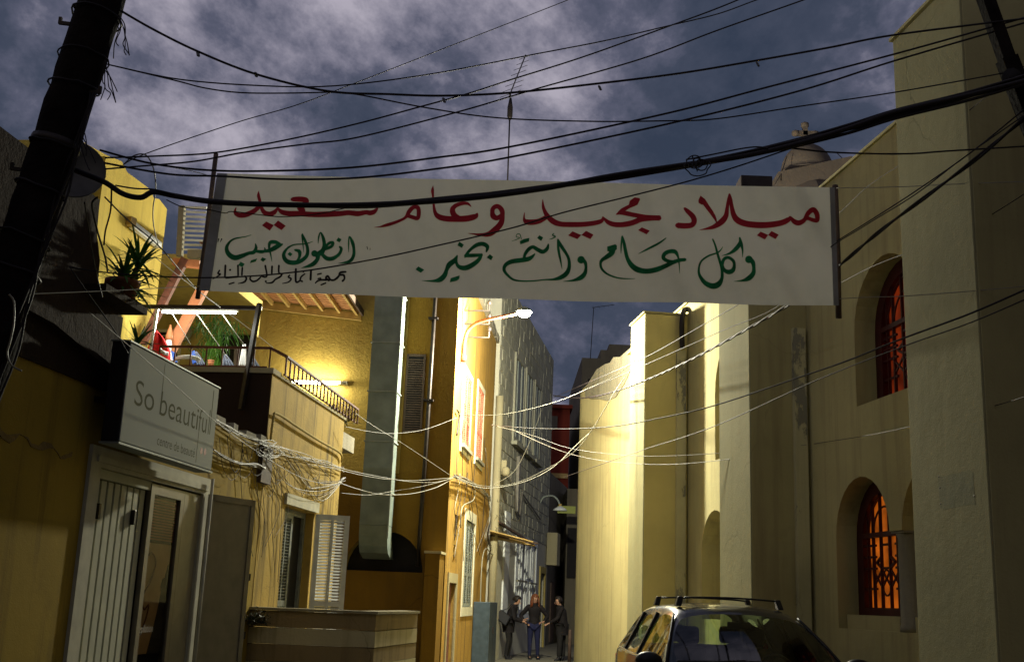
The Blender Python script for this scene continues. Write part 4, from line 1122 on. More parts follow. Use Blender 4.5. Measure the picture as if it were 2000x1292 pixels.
def ribbon(mb, ox, pts, per=7):
    c = crom([tuple(map(float, p)) for p in pts], per)
    vs = []
    for i, (x, y, w) in enumerate(c):
        a, d = c[max(i-1,0)], c[min(i+1,len(c)-1)]
        tx, ty = d[0]-a[0], d[1]-a[1]; l = sqrt(tx*tx+ty*ty) or 1
        nx, ny = -ty/l, tx/l; w = max(w, 3)/2
        for sg in (1, -1):
            vs.append(on_banner(ox + (x+nx*w*sg)/ZS, 360 + (y+ny*w*sg)/ZS, mb.off))
    mb.add(vs, [(2*i, 2*i+1, 2*i+3, 2*i+2) for i in range(len(c)-1)])
    # rounded ends
    for (x, y, w) in (c[0], c[-1]):
        if w > 14: disc(mb, ox, x, y, w*.42)
def disc(mb, ox, x, y, r):
    mb.add([on_banner(ox+(x+r*cos(2*pi*k/12))/ZS, 360+(y+r*sin(2*pi*k/12))/ZS, mb.off) for k in range(12)], [tuple(range(12))])
def poly(mb, ox, pts):
    n = len(pts); cx = sum(p[0] for p in pts)/n; cy = sum(p[1] for p in pts)/n
    mb.add([on_banner(ox+x/ZS, 360+y/ZS, mb.off) for x, y in pts], [tuple(range(n))])
def word(ox, mat, strokes):
    """strokes: ('r', pts) ribbon, ('p', pts) polygon, ('d', x, y, r) disc"""
    mb = MB()
    for i, s in enumerate(strokes):
        mb.off = .006 + .0006*(i % 12)
        if s[0] == 'r': ribbon(mb, ox, s[1])
        elif s[0] == 'p': poly(mb, ox, s[1])
        else: disc(mb, ox, s[1], s[2], s[3])
    o = mb.build('painted_word', mat, bn, recalc=False)
RED, GRN, BLK = M['inkred'], M['inkgreen'], M['inkblack']
# milad
word(1300, RED, [
 ('r', [(1600,395,45),(1640,325,55),(1695,290,58),(1735,340,58),(1738,410,50),(1690,408,45),(1620,388,45),(1570,425,55),(1520,442,62),(1470,420,55),(1430,372,25)]),
 ('r', [(1425,362,10),(1412,400,55),(1330,440,65),(1200,462,70),(1060,466,72),(920,450,72),(825,410,72),(780,345,60),(757,250,46),(745,170,40),(733,112,22)]),
 ('r', [(733,112,22),(720,180,34),(705,280,42),(692,360,58),(645,425,70),(560,482,52),(470,508,24),(388,522,4)]),
 ('p', [(378,212),(376,180),(400,128),(430,150),(462,178),(440,235),(410,232)]),
 ('r', [(425,180,60),(475,250,52),(535,335,44),(572,400,28),(584,440,8)]),
 ('r', [(218,275,30),(250,305,50),(310,365,62),(328,420,62),(300,465,62),(220,475,64),(137,470,66)]),
 ('p', [(1090,540),(1177,580),(1140,632),(1047,585)]), ('p', [(1215,533),(1298,577),(1260,627),(1176,582)])])
word(1300, GRN, [
 ('d',955,860,44), ('r', [(975,860,50),(1003,900,50),(1012,960,40),(1005,1020,52),(955,1075,58),(880,1102,26),(780,1112,3)]),
 ('r', [(882,838,4),(884,760,20),(868,680,36),(850,605,14)]), ('r', [(850,610,18),(855,670,44),(805,740,48),(735,790,26),(645,818,4)]),
 ('r', [(648,925,34),(668,860,38),(718,838,36),(775,875,36),(788,930,36),(770,985,52),(720,1004,54),(672,978,40),(650,925,30)]),
 ('r', [(541,628,18),(570,700,22),(600,810,28),(635,920,34),(648,1000,34),(645,1080,40),(605,1145,66),(535,1165,66),(450,1125,52),(390,1040,34),(382,960,24),(410,880,22),(490,820,20),(590,785,18),(632,752,14),(656,715,6)])])
word(1000, GRN, [
 ('r', [(1985,862,40),(1920,870,42),(1850,892,48),(1760,935,52),(1650,978,60),(1540,995,60),(1445,978,66),(1375,930,60),(1325,850,44),(1300,750,40),(1285,670,34),(1266,590,14)]),
 ('r', [(1264,595,20),(1253,700,20),(1250,795,5)]),
 ('r', [(1922,1022,3),(1918,920,15),(1905,830,24),(1870,772,48),(1800,770,46),(1748,800,46),(1740,848,44),(1800,882,40),(1870,885,36)]),
 ('p', [(1092,712),(1185,686),(1204,700),(1203,745),(1150,780),(1092,765)]),
 ('r', [(1160,740,60),(1140,790,62),(1080,835,50),(1030,870,38),(1015,915,30),(1035,975,28),(1100,1030,22),(1200,1068,18),(1300,1080,13),(1412,1079,5)]),
 ('r', [(1770,613,10),(1680,677,24),(1560,738,22),(1450,796,5)])])
word(1000, GRN, [
 ('d',793,864,44), ('r', [(815,865,45),(842,900,40),(848,960,34),(835,1020,48),(790,1068,54),(700,1100,26),(585,1112,4)]),
 ('r', [(574,970,4),(556,870,22),(532,740,30),(525,630,16)]),
 ('r', [(526,630,20),(560,700,40),(620,790,34),(652,860,34),(655,950,42),(625,1020,54),(560,1066,50),(480,1088,28),(380,1092,15),(250,1105,16),(120,1108,18),(20,1092,24),(-45,1045,30),(-90,985,36),(-75,925,44),(-5,885,52),(95,870,54),(200,850,50),(262,797,16)]),
 ('r', [(418,680,14),(404,735,40),(355,772,46),(295,748,46),(240,718,42),(190,745,42),(150,800,36),(135,860,30)]),
 ('p', [(315,583),(358,608),(333,650),(288,615)]), ('p', [(200,612),(195,655),(95,688),(90,650),(130,628)]),
 ('r', [(108,632,8),(92,575,10),(62,568,8),(48,600,9),(88,612,9),(45,634,8),(-5,652,3)]),
 ('r', [(484,560,8),(464,580,14),(497,598,16),(462,620,12),(428,630,4)])])
# majid
word(1000, RED, [
 ('p', [(1350,188),(1408,148),(1466,158),(1468,178),(1440,235),(1395,255),(1340,232)]),
 ('r', [(1400,225,50),(1340,255,42),(1260,300,44),(1200,345,14)]),
 ('r', [(1192,346,8),(1260,325,50),(1400,350,52),(1540,372,46),(1695,372,36)]),
 ('r', [(1692,388,55),(1600,390,52),(1480,402,60),(1380,440,62),(1280,460,60),(1180,460,58),(1110,438,52),(1065,400,32),(1043,368,6)]),
 ('r', [(1043,366,10),(1030,415,45),(960,440,54),(830,457,58),(700,460,60),(560,455,60),(475,425,66),(410,365,56),(372,300,42),(356,240,30),(353,172,6)]),
 ('r', [(395,375,50),(310,420,58),(220,434,64),(160,425,56),(138,390,26),(143,322,6)]),
 ('p', [(695,538),(795,580),(750,628),(643,585)]), ('p', [(850,532),(935,575),(900,628),(795,580)]), ('p', [(1490,492),(1580,530),(1545,573),(1445,525)])])
# wa am
word(720, RED, [
 ('r', [(1420,340,50),(1425,280,52),(1475,250,52),(1525,290,58),(1535,360,52),(1515,450,66),(1440,530,72),(1370,572,56),(1280,576,32),(1140,560,4)]),
 ('r', [(1418,320,50),(1430,365,64),(1475,385,56),(1530,350,44)])])
word(720, RED, [
 ('r', [(1178,258,5),(1140,222,32),(1080,218,42),(1000,243,48),(962,290,60),(980,350,66),(1030,385,60)]),
 ('r', [(1245,338,30),(1220,368,62),(1120,392,72),(1000,397,68),(880,392,66),(800,368,62),(762,320,42),(747,240,28),(738,130,26),(733,70,34),(739,15,4)]),
 ('r', [(430,375,34),(465,310,50),(515,262,46),(565,268,48),(575,330,48),(560,388,46),(500,375,46),(445,362,42),(400,395,32),(300,438,36),(200,468,36),(130,486,16),(60,493,3)])])
word(720, GRN, [
 ('r', [(1350,772,18),(1362,715,46),(1310,682,48),(1240,695,46),(1170,745,34),(1125,800,34),(1105,835,20)]),
 ('r', [(1112,816,42),(1200,814,44),(1295,810,38)]), ('r', [(1298,800,24),(1270,855,44),(1210,910,54),(1120,955,58),(1045,948,48),(1008,900,32),(1015,815,16)]),
 ('r', [(1016,818,18),(985,872,54),(925,920,60),(895,980,44),(872,1040,56),(820,1090,58),(740,1106,26),(610,1102,3)]),
 ('p', [(1390,800),(1428,830),(1405,870),(1353,838)]), ('p', [(1040,655),(1092,690),(1070,728),(1018,700)]), ('p', [(570,940),(638,978),(598,1013),(537,975)]), ('p', [(940,1075),(1045,1042),(1040,1082),(1010,1105),(932,1122)])])
# said
word(400, RED, [
 ('r', [(360,262,8),(347,318,38),(390,353,54),(470,348,58),(560,308,54),(618,255,48),(632,200,36),(616,130,36),(618,75,4)]),
 ('r', [(640,250,34),(680,318,52),(740,340,56),(800,318,52),(836,265,18)]),
 ('r', [(838,268,18),(880,315,52),(960,333,60),(1080,335,62),(1250,345,62),(1400,342,66),(1550,335,62),(1640,325,58),(1700,330,60),(1760,335,62),(1850,320,52),(1895,328,56),(1945,312,50),(1985,268,18)]),
 ('r', [(1005,172,50),(1080,170,62),(1160,180,60),(1150,225,64),(1090,260,70),(1130,300,60)]),
 ('p', [(705,425),(792,467),(745,530),(655,470)]), ('p', [(840,413),(930,475),(880,525),(790,467)])])
word(400, GRN, [
 ('r', [(535,578,5),(460,600,10),(350,620,18),(285,660,26),(250,730,42),(275,800,56),(345,840,60),(430,818,50),(500,790,40),(560,778,44),(588,730,36),(580,678,12)]),
 ('r', [(590,765,34),(650,772,40),(690,760,30),(685,722,8)]), ('r', [(690,768,34),(760,750,48),(830,712,54),(890,686,20)]),
 ('r', [(875,690,24),(810,662,44),(750,668,40),(738,730,26),(755,800,18),(770,887,4)]),
 ('p', [(410,885),(458,912),(430,950),(383,925)]), ('p', [(530,870),(603,848),(585,885),(518,902)]), ('p', [(660,835),(705,855),(670,888),(637,865)])])
word(400, GRN, [
 ('r', [(1242,653,5),(1150,682,14),(1020,692,16),(940,740,26),(905,810,42),(935,875,52),(1010,898,54),(1100,878,46),(1170,815,42),(1178,730,36),(1148,640,32),(1118,563,10)]),
 ('r', [(1115,578,20),(1125,680,16),(1135,780,4)]), ('r', [(1035,752,26),(1085,770,44),(1086,830,32),(1060,872,24)]), ('p', [(975,773),(1008,800),(980,825),(948,800)]),
 ('r', [(1300,680,4),(1305,610,18),(1328,552,16),(1360,620,38),(1370,700,42),(1350,760,52),(1300,805,60),(1290,860,46),(1230,920,48),(1108,958,4)]), ('d',1258,792,38),
 ('r', [(1350,780,44),(1390,710,32),(1430,672,34),(1470,668,34),(1450,712,36),(1370,742,40)]), ('r', [(1345,800,40),(1400,848,48),(1470,848,46),(1540,800,36),(1566,740,34),(1548,715,26)]),
 ('p', [(1530,608),(1570,630),(1545,665),(1508,645)]),
 ('r', [(1650,780,4),(1650,680,18),(1658,598,14),(1692,660,38),(1710,740,34),(1705,820,38),(1658,882,36),(1530,906,4)])])
word(400, BLK, [('r', [(160,620,14),(150,662,7)]), ('r', [(196,620,14),(178,660,7)]), ('r', [(1860,713,11),(1869,748,7)]), ('r', [(1896,728,7),(1895,757,5)]),
 ('r', [(1618,1002,22),(1560,1008,26),(1545,1035,22),(1592,1040,26),(1602,1080,22),(1580,1108,26)]),
 ('r', [(1550,1030,20),(1520,1070,26),(1480,1096,24),(1440,1090,24),(1410,1050,24),(1390,1075,26),(1425,1102,24)]), ('r', [(1395,1095,24),(1330,1095,22),(1290,1110,20),(1265,1135,14)]),
 ('r', [(1298,1082,16),(1330,1075,16),(1320,1102,16)]), ('r', [(1333,1152,18),(1388,1130,18)]), ('r', [(1293,1032,18),(1337,1021,18)])])
word(400, BLK, [('r', [(1218,985,24),(1213,1092,26)]), ('r', [(1045,968,24),(1045,1112,24),(1088,1104,20),(1105,1060,20),(1152,1022,14)]), ('r', [(1090,1100,16),(1120,1112,20)]), ('d',1131,1000,12),
 ('r', [(974,1040,18),(958,1062,18),(990,1082,20),(960,1118,16),(888,1136,8)])])
word(400, BLK, [('r', [(850,930,22),(850,1010,20),(882,1030,22),(862,1060,22),(810,1088,20),(770,1125,22),(700,1132,10)]), ('r', [(772,938,22),(768,1022,20)]), ('d',700,1112,13),
 ('r', [(693,930,22),(712,1040,20),(690,1062,20),(650,1050,20)]), ('r', [(642,1060,18),(600,1100,20),(550,1112,22),(518,1080,20),(535,1050,12)])])
word(400, BLK, [('r', [(460,1050,22),(477,1080,22),(450,1120,22),(378,1137,8)]), ('r', [(430,955,20),(425,1040,20)]), ('r', [(380,928,22),(382,1045,20)]), ('r', [(378,1058,22),(240,1070,24)]), ('r', [(236,928,24),(230,1062,22)]),
 ('d',290,980,13), ('r', [(278,1142,16),(337,1124,16)]), ('r', [(170,985,18),(150,1020,18),(177,1032,18),(88,1087,8)])])

# ================================================================ POLES, DISH
pl = thing('utility_pole', (-3.80, 7, 0), 'thick black utility pole leaning at the left edge of the picture', 'utility pole')
b = MB(); b.smooth = True
base, top = Vector((-3.80,7,0)), Vector((-2.62,7,7.0))
npt = 60
b.tube([base.lerp(top, k/npt) + Vector((random.uniform(-.004,.004),0,0)) for k in range(npt+1)], lambda f: .17-.03*f + random.uniform(-.004,.006), 14); b.build('shaft', M['pole'], pl)
b = MB(); b.bar(PY(150,10,6.9), PY(163,34,7.0), .04,.04); b.build('peg', M['iron'], pl)
b = MB(); b.lathe(base.lerp(top,.625), [(.158,0),(.160,.03),(.158,.06)], 16, top-base); b.build('steel_band', M['iron'], pl)
b = MB()
for k in range(3):
    b.tube(crom([tuple(base.lerp(top, .18+.05*j)+Vector((.15+.02*k+.025*sin(j*2.1+k*2),-.06,0))) for j in range(11)],4), .008, 5)
b.build('curly_wire', M['cable'], pl)
b = MB()
rnd = random.Random(3)
for (u,v) in ((205,118),(150,235),(232,30)):
    for k in range(5):
        p = [(u,v)]; x, y = u, v
        for j in range(4):
            x += rnd.uniform(-9,13); y += rnd.uniform(8,30); p.append((x,y))
        b.tube(crom([tuple(PY(a_,c_,6.95)) for a_,c_ in p],5), .0035, 4)
b.build('loose_wire', M['cable'], pl)
for k in range(9):
    f_ = .50 + .045*k + rnd.uniform(-.01,.01)
    b = MB(); c_ = base.lerp(top, f_); ax_ = (top-base).normalized(); e1_ = ax_.cross(Vector((0,1,0))).normalized(); e2_ = ax_.cross(e1_)
    b.tube([c_ + (e1_*cos(t)+e2_*sin(t))*(.165) + ax_*rnd.uniform(-.006,.006) + ax_*.02*sin(t+k) for t in [2*pi*j/18 for j in range(19)]], rnd.uniform(.005,.010), 5); b.build('wire_wrap', M['cable'], pl, recalc=False)
for k, f_ in enumerate((.60,.68,.75,.80)):
    b = MB(); c_ = base.lerp(top, f_); sg_ = 1 if k % 2 else -1
    b.bar(c_+Vector((.10*sg_,-.05,0)), c_+Vector((.21*sg_,-.05,.01)), .022,.022); b.bar(c_+Vector((.205*sg_,-.05,.0)), c_+Vector((.205*sg_,-.05,.05)), .02,.02); b.build('step_bolt', M['iron'], pl)
tb = thing('timber_bracket', (3.7,8,5.0), 'dark slanting timber bracket at the top right corner, holding the cables', 'bracket')
b = MB(); b.bar(PY(1905,-60,8.0), PY(1968,120,8.0), .10,.10, Vector((0,1,0))); b.bar(PY(1966,115,8.0), PY(2050,330,8.1), .13,.12, Vector((0,1,0))); b.build('beam', M['pole'], tb)
b = MB(); b.tube([PY(1975,150,7.9), PY(1985,165,8.1)], .07, 10); b.build('insulator', M['black'], tb)
ds = thing('satellite_dish', PY(140,330,7.6), 'dark round satellite dish mounted behind the leaning pole', 'satellite dish')
dn = Vector((.42,-.88,.18)).normalized()
b = MB(); c0 = PY(140,331,7.6)
b.lathe(c0, [(.01,-.045),(.08,-.04),(.16,-.02),(.225,.012),(.232,.014),(.232,.02),(.222,.018),(.15,-.01),(.06,-.03),(.01,-.034)], 28, dn); b.build('reflector', M['scooter'], ds)
b = MB(); b.bar(c0-dn*.05, c0-dn*.3+Vector((-.1,0,-.2)), .05,.05); b.build('mount', M['iron'], ds)
b = MB(); b.bar(c0+dn*.0+Vector((0,0,-.2)), c0+dn*.26, .015,.015); b.lathe(c0+dn*.24, [(.02,0),(.025,.02),(.02,.07)], 10, dn); b.build('feed_arm', M['iron'], ds)

# ================================================================ CABLES
def cpts(px, Y0, Y1, per=8, pw=1.0):
    c = crom([tuple(map(float,p)) for p in px], per)
    ds_ = [0]
    for a, d in zip(c, c[1:]): ds_.append(ds_[-1] + sqrt((a[0]-d[0])**2+(a[1]-d[1])**2))
    return [PY(u, v, 1/((1/Y0)*(1-(s/ds_[-1])**pw) + (1/Y1)*((s/ds_[-1])**pw))) for (u, v), s in zip(c, ds_)]
def cable(label, px, Y0, Y1, r, mat='cable', group='overhead cables', twist=False, cat='cable', pw=1.0):
    p = cpts(px, Y0, Y1, 8, pw)
    b = MB()
    if twist:
        for k in range(2):
            q = []
            # resample
            for a, c in zip(p, p[1:]):
                n = max(1, int((c-a).length/.05))
                for j in range(n): q.append(a.lerp(c, j/n))
            b.tube([v + Vector((cos(i*.35+pi*k)*r*.8, 0, sin(i*.35+pi*k)*r*.8)) for i, v in enumerate(q)], r, 5)
    else:
        b.tube(p, r, 6)
    return b.build('cable', M[mat], label=label, cat=cat, group=group, recalc=False)
cable('dark cable sloping from high on the pole down past the antenna to the top right', [(237,22),(300,58),(385,100),(500,145),(640,178),(760,184),(865,187),(1000,181),(1170,163),(1330,143),(1480,118),(1620,93),(1750,68),(2030,33)], 7.0, 8.0, .008)
cable('thin cable branching off at the clouds and sagging low right of the antenna', [(640,180),(700,185),(830,210),(970,230),(1150,237),(1300,236),(1400,232),(1560,208),(1750,180),(1965,142)], 7.4, 8.0, .0052)
cable('thin cable from the pole knot crossing the sky to the top edge', [(205,124),(228,130),(350,155),(500,167),(650,168),(840,145),(1050,105),(1180,80),(1300,52),(1400,28),(1470,3),(1520,-15)], 7.0, 8.5, .005)
cable('short cable branch below the thin pole cable at upper left', [(228,130),(345,158),(400,172),(470,181),(560,182),(650,180)], 7.0, 7.4, .005)
cable('straight thin wire rising from the dish to the top centre edge', [(240,322),(285,300),(460,240),(580,205),(700,160),(900,82),(1110,0),(1180,-30)], 7.6, 9.5, .004)
cable('cable from the dish rising past the antenna tip', [(205,308),(300,305),(420,298),(560,273),(700,241),(819,209),(917,182),(994,157),(1137,112),(1305,52),(1400,17),(1470,-12)], 7.6, 8.6, .0062)
cable('cable from the dish rising below the antenna tip', [(205,330),(280,324),(380,315),(480,297),(600,281),(700,268),(893,219),(1050,173),(1253,115),(1400,60),(1570,0),(1620,-20)], 7.6, 8.6, .0062)
cable('upper of the two parallel cables running to the right above the banner', [(195,293),(300,320),(420,333),(560,333),(700,326),(850,308),(1000,286),(1300,222),(1500,170),(1750,105),(2000,35),(2040,22)], 7.4, 8.0, .0075)
cable('lower of the two parallel cables running to the right above the banner', [(203,318),(330,340),(430,344),(560,350),(700,347),(850,330),(990,308),(1300,243),(1560,178),(1750,118),(2000,45),(2040,32)], 7.5, 8.0, .0075)
bd = thing('cable_bundle', PY(1000,375,7.6), 'thick black bundle of cables sagging across the front of the banner', 'cable bundle')
main = [(120,322),(160,338),(205,356),(240,378),(275,385),(300,374),(345,382),(430,394),(600,402),(740,400),(900,386),(1050,369),(1200,346),(1340,322),(1450,302),(1560,277),(1660,250),(1750,222),(1880,190),(1990,158),(2040,140)]
rb = random.Random(5)
for k in range(6):
    o1, o2 = rb.uniform(0,6), rb.uniform(1,2.2)
    px = [(u, v + (1.0+3.2*min(1,max(0,(u-300)/900)))*sin(u/170.0*o2+o1)*(.9)) for u, v in main]
    b = MB(); b.tube(cpts(px, 7.2+.02*k, 7.8+.02*k, 6), .0135 if k else .019, 7); b.build('strand', M['cable'], bd, recalc=False)
for k, (du_, dv) in enumerate(((0,-7),(0,9))):
    px = [(u, v + dv*min(1,max(0,(u-1250)/400)) ) for u, v in main if u > 1000]
    b = MB(); b.tube(cpts(px, 7.55, 7.8, 6), .012, 6); b.build('strand', M['cable'], bd, recalc=False)
b = MB(); b.tube(cpts([(225,362),(262,368),(300,370),(340,380)],7.15,7.25,6),.006,5); b.build('strand', M['cable'], bd, recalc=False)
b = MB(); b.tube(cpts([(1340,312),(1400,300),(1450,290),(1480,287),(1500,290)],7.55,7.6,6),.006,5); b.build('strand', M['cable'], bd, recalc=False)
co = thing('cable_coil', PY(1362,318,7.5), 'tangled coil of black wire tied to the thick cable bundle, upper right', 'wire coil')
for k in range(4):
    rr = (10,14,12,24)[k]; cx, cy = ((1362,318),(1356,316),(1370,322),(1362,322))[k]
    a0, a1 = ((0,7.5),(1,8),(2,8.5),(-.3,3.5))[k]
    b = MB(); b.tube([PY(cx+rr*cos(a0+(a1-a0)*j/24)*(1+.1*sin(j)), cy+rr*.9*sin(a0+(a1-a0)*j/24), 7.45+.02*sin(j*.7+k)) for j in range(25)], .0045, 5); b.build('loop', M['cable'], co, recalc=False)
b = MB(); b.tube([PY(1352,305,7.45),PY(1362,335,7.45),PY(1372,312,7.45)], .006, 5); b.build('tie', M['cable'], co, recalc=False)
cable('thin dark cable crossing the banner diagonally below the thick bundle', [(138,522),(238,535),(400,542),(560,533),(720,508),(860,478),(1000,445),(1100,415),(1230,383),(1340,355),(1440,325),(1545,290),(1570,284)], 8.2, 7.7, .0055)
cable('thin wavy wire hanging over the left end of the banner', [(325,390),(360,405),(410,410),(440,416),(455,413),(520,421),(560,423),(620,418),(680,405)], 7.3, 7.5, .0035)
cable('dark cable leaving the bundle level to the right in front of the dome', [(1520,286),(1570,292),(1620,297),(1700,300),(1780,300),(1850,295),(2030,284)], 7.7, 7.9, .0065)
cable('heavy dark twisted cable descending from the right edge behind the banner', [(2040,200),(2000,232),(1900,315),(1800,390),(1720,450),(1640,518),(1590,560),(1540,595),(1460,642),(1350,702),(1250,747),(1180,770),(1130,777),(1080,772)], 7.65, 31, .011, twist=True, mat='cable', pw=1.25)
cable('upper thin double wire descending across the right church wall', [(2030,190),(1990,222),(1900,295),(1790,372),(1700,430),(1640,467),(1540,528),(1445,592),(1361,641),(1261,697),(1136,752),(1080,776)], 7.8, 30, .006, pw=1.25)
cable('thin wire beside the double wire on the right church wall', [(2030,205),(1890,302),(1790,378),(1690,440),(1600,500),(1526,593),(1400,650),(1219,730),(1080,790)], 7.8, 30, .005, pw=1.25)
cable('faint thin wire high on the right church wall', [(2000,130),(1900,210),(1790,300),(1700,360),(1640,415),(1560,480)], 8.5, 14, .0035)
cable('pair wire crossing the red arched upper window', [(2030,553),(1900,610),(1765,660),(1660,702),(1580,730),(1400,790),(1280,818),(1200,832),(1122,837),(1040,836),(960,830)], 7.4, 24, .0075, pw=1.2)
cable('lower wire crossing beneath the red arched upper window', [(2030,572),(1900,628),(1770,674),(1600,740),(1400,830),(1250,880),(1100,932)], 7.4, 24, .005, pw=1.2)
cable('faint wire crossing the near buttress below the upper window', [(2030,765),(1950,790),(1850,815),(1720,845),(1590,866)], 8.6, 15, .004)
cable('thin wire from the banner pole to the near buttress above the arch', [(2030,360),(1900,440),(1780,490),(1700,522),(1600,575)], 8.6, 14, .004)
for i, (lab, px, Y0, Y1, r, mt) in enumerate((
 ('pale wire from the yellow house bracket rising to the lit buttress', [(893,808),(950,811),(1006,805),(1090,783),(1150,758),(1202,733),(1245,700)], 23.4, 21.5, .014, 'cablewhite'),
 ('pale wire sagging over the lit church wall, upper one', [(960,829),(1040,850),(1110,874),(1200,887),(1300,890),(1450,881),(1575,868)], 24, 15, .009, 'cablegrey'),
 ('pale wire sagging over the lit church wall, lower one', [(1000,838),(1060,866),(1118,887),(1200,902),(1320,906),(1460,892)], 25, 15.5, .009, 'cablegrey'),
 ('brightest white cable drooping from the yellow corner to the lit buttress', [(883,929),(915,942),(951,949),(1002,944),(1054,923),(1122,881),(1160,833),(1200,766),(1222,734)], 23.2, 21.5, .016, 'cablewhite'),
 ('second white cable drooping beside the brightest one', [(885,931),(930,950),(975,951),(1030,938),(1080,912),(1122,872),(1150,846)], 23.2, 24, .013, 'cablewhite'),
 ('white cable climbing steeply across the grey house', [(965,945),(1004,920),(1034,864),(1050,822),(1057,800)], 28, 31, .014, 'cablewhite'),
 ('thin white wire from the yellow corner to the terrace, top one', [(886,932),(790,868),(720,825),(640,765),(500,652),(372,556),(300,500)], 23.1, 14, .009, 'cablewhite'),
 ('thin white wire from the yellow corner leftward, second one', [(886,932),(840,936),(800,938),(745,934),(700,926),(640,912),(590,905)], 23.1, 16.5, .010, 'cablewhite'),
 ('thin white wire from the yellow corner leftward, third one', [(886,932),(850,941),(800,940),(740,930),(690,920),(640,906)], 23.1, 17, .010, 'cablewhite'),
 ('thick white cable drooping lowest between the two ochre houses', [(884,934),(850,952),(800,964),(745,965),(700,955),(662,942)], 23.1, 17.8, .015, 'cablewhite'),
 ('thin pale wire between the ochre houses, slightly slanting', [(884,934),(820,950),(770,958),(720,966),(665,962)], 23.1, 17.8, .008, 'cablewhite'),
 ('pale wire passing in front of the shop sign down to the shuttered window', [(175,610),(225,652),(330,742),(420,822),(500,880),(580,928),(640,945),(675,938)], 8.4, 17.6, .007, 'cablegrey'),
 ('thin wire bridging the duct at mid height', [(672,832),(720,842),(770,846),(830,838),(893,815)], 18.2, 23.3, .008, 'cablegrey'))):
    cable(lab, px, Y0, Y1, r*.48, mt, 'wires between the houses')
for lab, px, Y0, Y1 in (('thin white cord tying the lower left banner corner to the dark house', [(390,558),(300,563),(200,568),(0,576),(-30,577)], 10.5, 7.5),
    ('white cord tying the upper right banner corner to the church', [(1634,367),(1750,365),(1900,358),(2030,354)], 10.5, 9),
    ('white cord tying the lower right banner corner to the church', [(1640,583),(1700,580),(1765,578),(1900,568),(2030,556)], 10.5, 9),
    ('short white cord tying the upper left banner corner', [(424,345),(405,342),(370,333),(320,324)], 10.5, 8.5)):
    cable(lab, px, Y0, Y1, .004, 'cablewhite', 'banner cords', cat='cord')
for lab, px, Y0, Y1, r in (('dark wire dropping from the dish behind the spiky plant', [(190,385),(180,400),(190,450),(205,500),(210,530)], 7.6, 9, .008),
    ('wire hanging straight beside the dish', [(165,395),(172,440),(178,480),(190,540),(200,580)], 7.6, 9, .005),
    ('kinked wire on the yellow wall left of the unlit tube', [(218,360),(216,410),(206,450),(203,478)], 8.5, 9, .007),
    ('looping wire on the yellow wall above the unlit tube', [(243,320),(262,304),(285,303),(300,330),(304,370),(299,405),(300,440),(309,478)], 8.5, 12, .006),
    ('wire slanting from the dish to the steel frame', [(205,385),(250,430),(310,480),(380,560),(430,600)], 7.6, 14, .006),
    ('wire slanting from the dark ledge down behind the sign', [(135,520),(170,570),(220,640),(250,690)], 8.6, 9.2, .005)):
    cable(lab, px, Y0, Y1, r, 'cable', 'wires by the dish')
cable('white hose hanging on the dark wall at the left edge', [(18,575),(27,590),(27,630),(20,665),(14,690),(22,712),(42,724)], 6.6, 6.6, .006, 'cablewhite', 'wires by the dish', cat='hose')
for k, (u, v) in enumerate(((386,102),(499,142),(866,192),(1170,168),(1478,122))):
    b = MB(); q = PY(u, v, 7.2+.15*k); b.bar(q, q+Vector((.012,-.01,-.035)), .02,.012); b.build('cable_clip', M['scooter'], label=('first','second','third','fourth','fifth')[k]+' small clip from the left on the top dark cable', cat='clip', group='clips on the top cable')
# ---- tangle of house wires along the shop and terrace wall
tg = thing('wire_tangle', L.pt(14.5, TL+.1, 3.0), 'messy tangle of thin wires along the ochre wall, right of the shop sign', 'wire tangle')
rt = random.Random(11)
def wallp(u, v, off): 
    return L.onT(u, v, TL+off)
def tangle(px, r, mat, off=.05):
    b = MB(); b.tube(crom([tuple(wallp(u,v,off)) for u,v in px], 6), r, 5); b.build('wire', M[mat], tg, recalc=False)
for k in range(7):   # long runs
    j = lambda a: rt.uniform(-a, a)
    tangle([(418,815+j(8)),(450,838+j(6)),(485,858+j(7)),(520,870+j(9)),(560,884+j(8)),(600,893+j(6)),(640,905+j(5)),(672,916+j(6))], rt.choice((.003,.004,.005)), rt.choice(('cablegrey','cablegrey','cable','cable','cablewhite')), .04+.012*k)
for k in range(7):   # second run under the sign
    j = lambda a: rt.uniform(-a, a)
    tangle([(416,880+j(4)),(440,893+j(4)),(470,903+j(4)),(500,910+j(6)),(518,916+j(5))], .006, rt.choice(('cablegrey','cable')), .03+.01*k)
for k in range(10):  # loops
    u0 = rt.uniform(425,600); v0 = 830+(u0-425)*.42+rt.uniform(0,25); w_ = rt.uniform(20,60); d_ = rt.uniform(30,85)
    tangle([(u0,v0),(u0+w_*.15,v0+d_*.7),(u0+w_*.5,v0+d_),(u0+w_*.85,v0+d_*.75),(u0+w_,v0+w_*.4)], rt.choice((.003,.004)), rt.choice(('cablegrey','cable','cable')), rt.uniform(.03,.08))
for k in range(12):  # drooping towards the far corner
    u0 = rt.uniform(520,610); v0 = 880+rt.uniform(-5,20); d_ = rt.uniform(10,60)
    tangle([(u0,v0),(u0+40,v0+35+d_*.6),(620+rt.uniform(-8,8),925+d_),(655,935+d_*.4),(673+rt.uniform(-3,3),932)], rt.choice((.003,.005)), rt.choice(('cablegrey','cable','cablewhite')), rt.uniform(.03,.12))
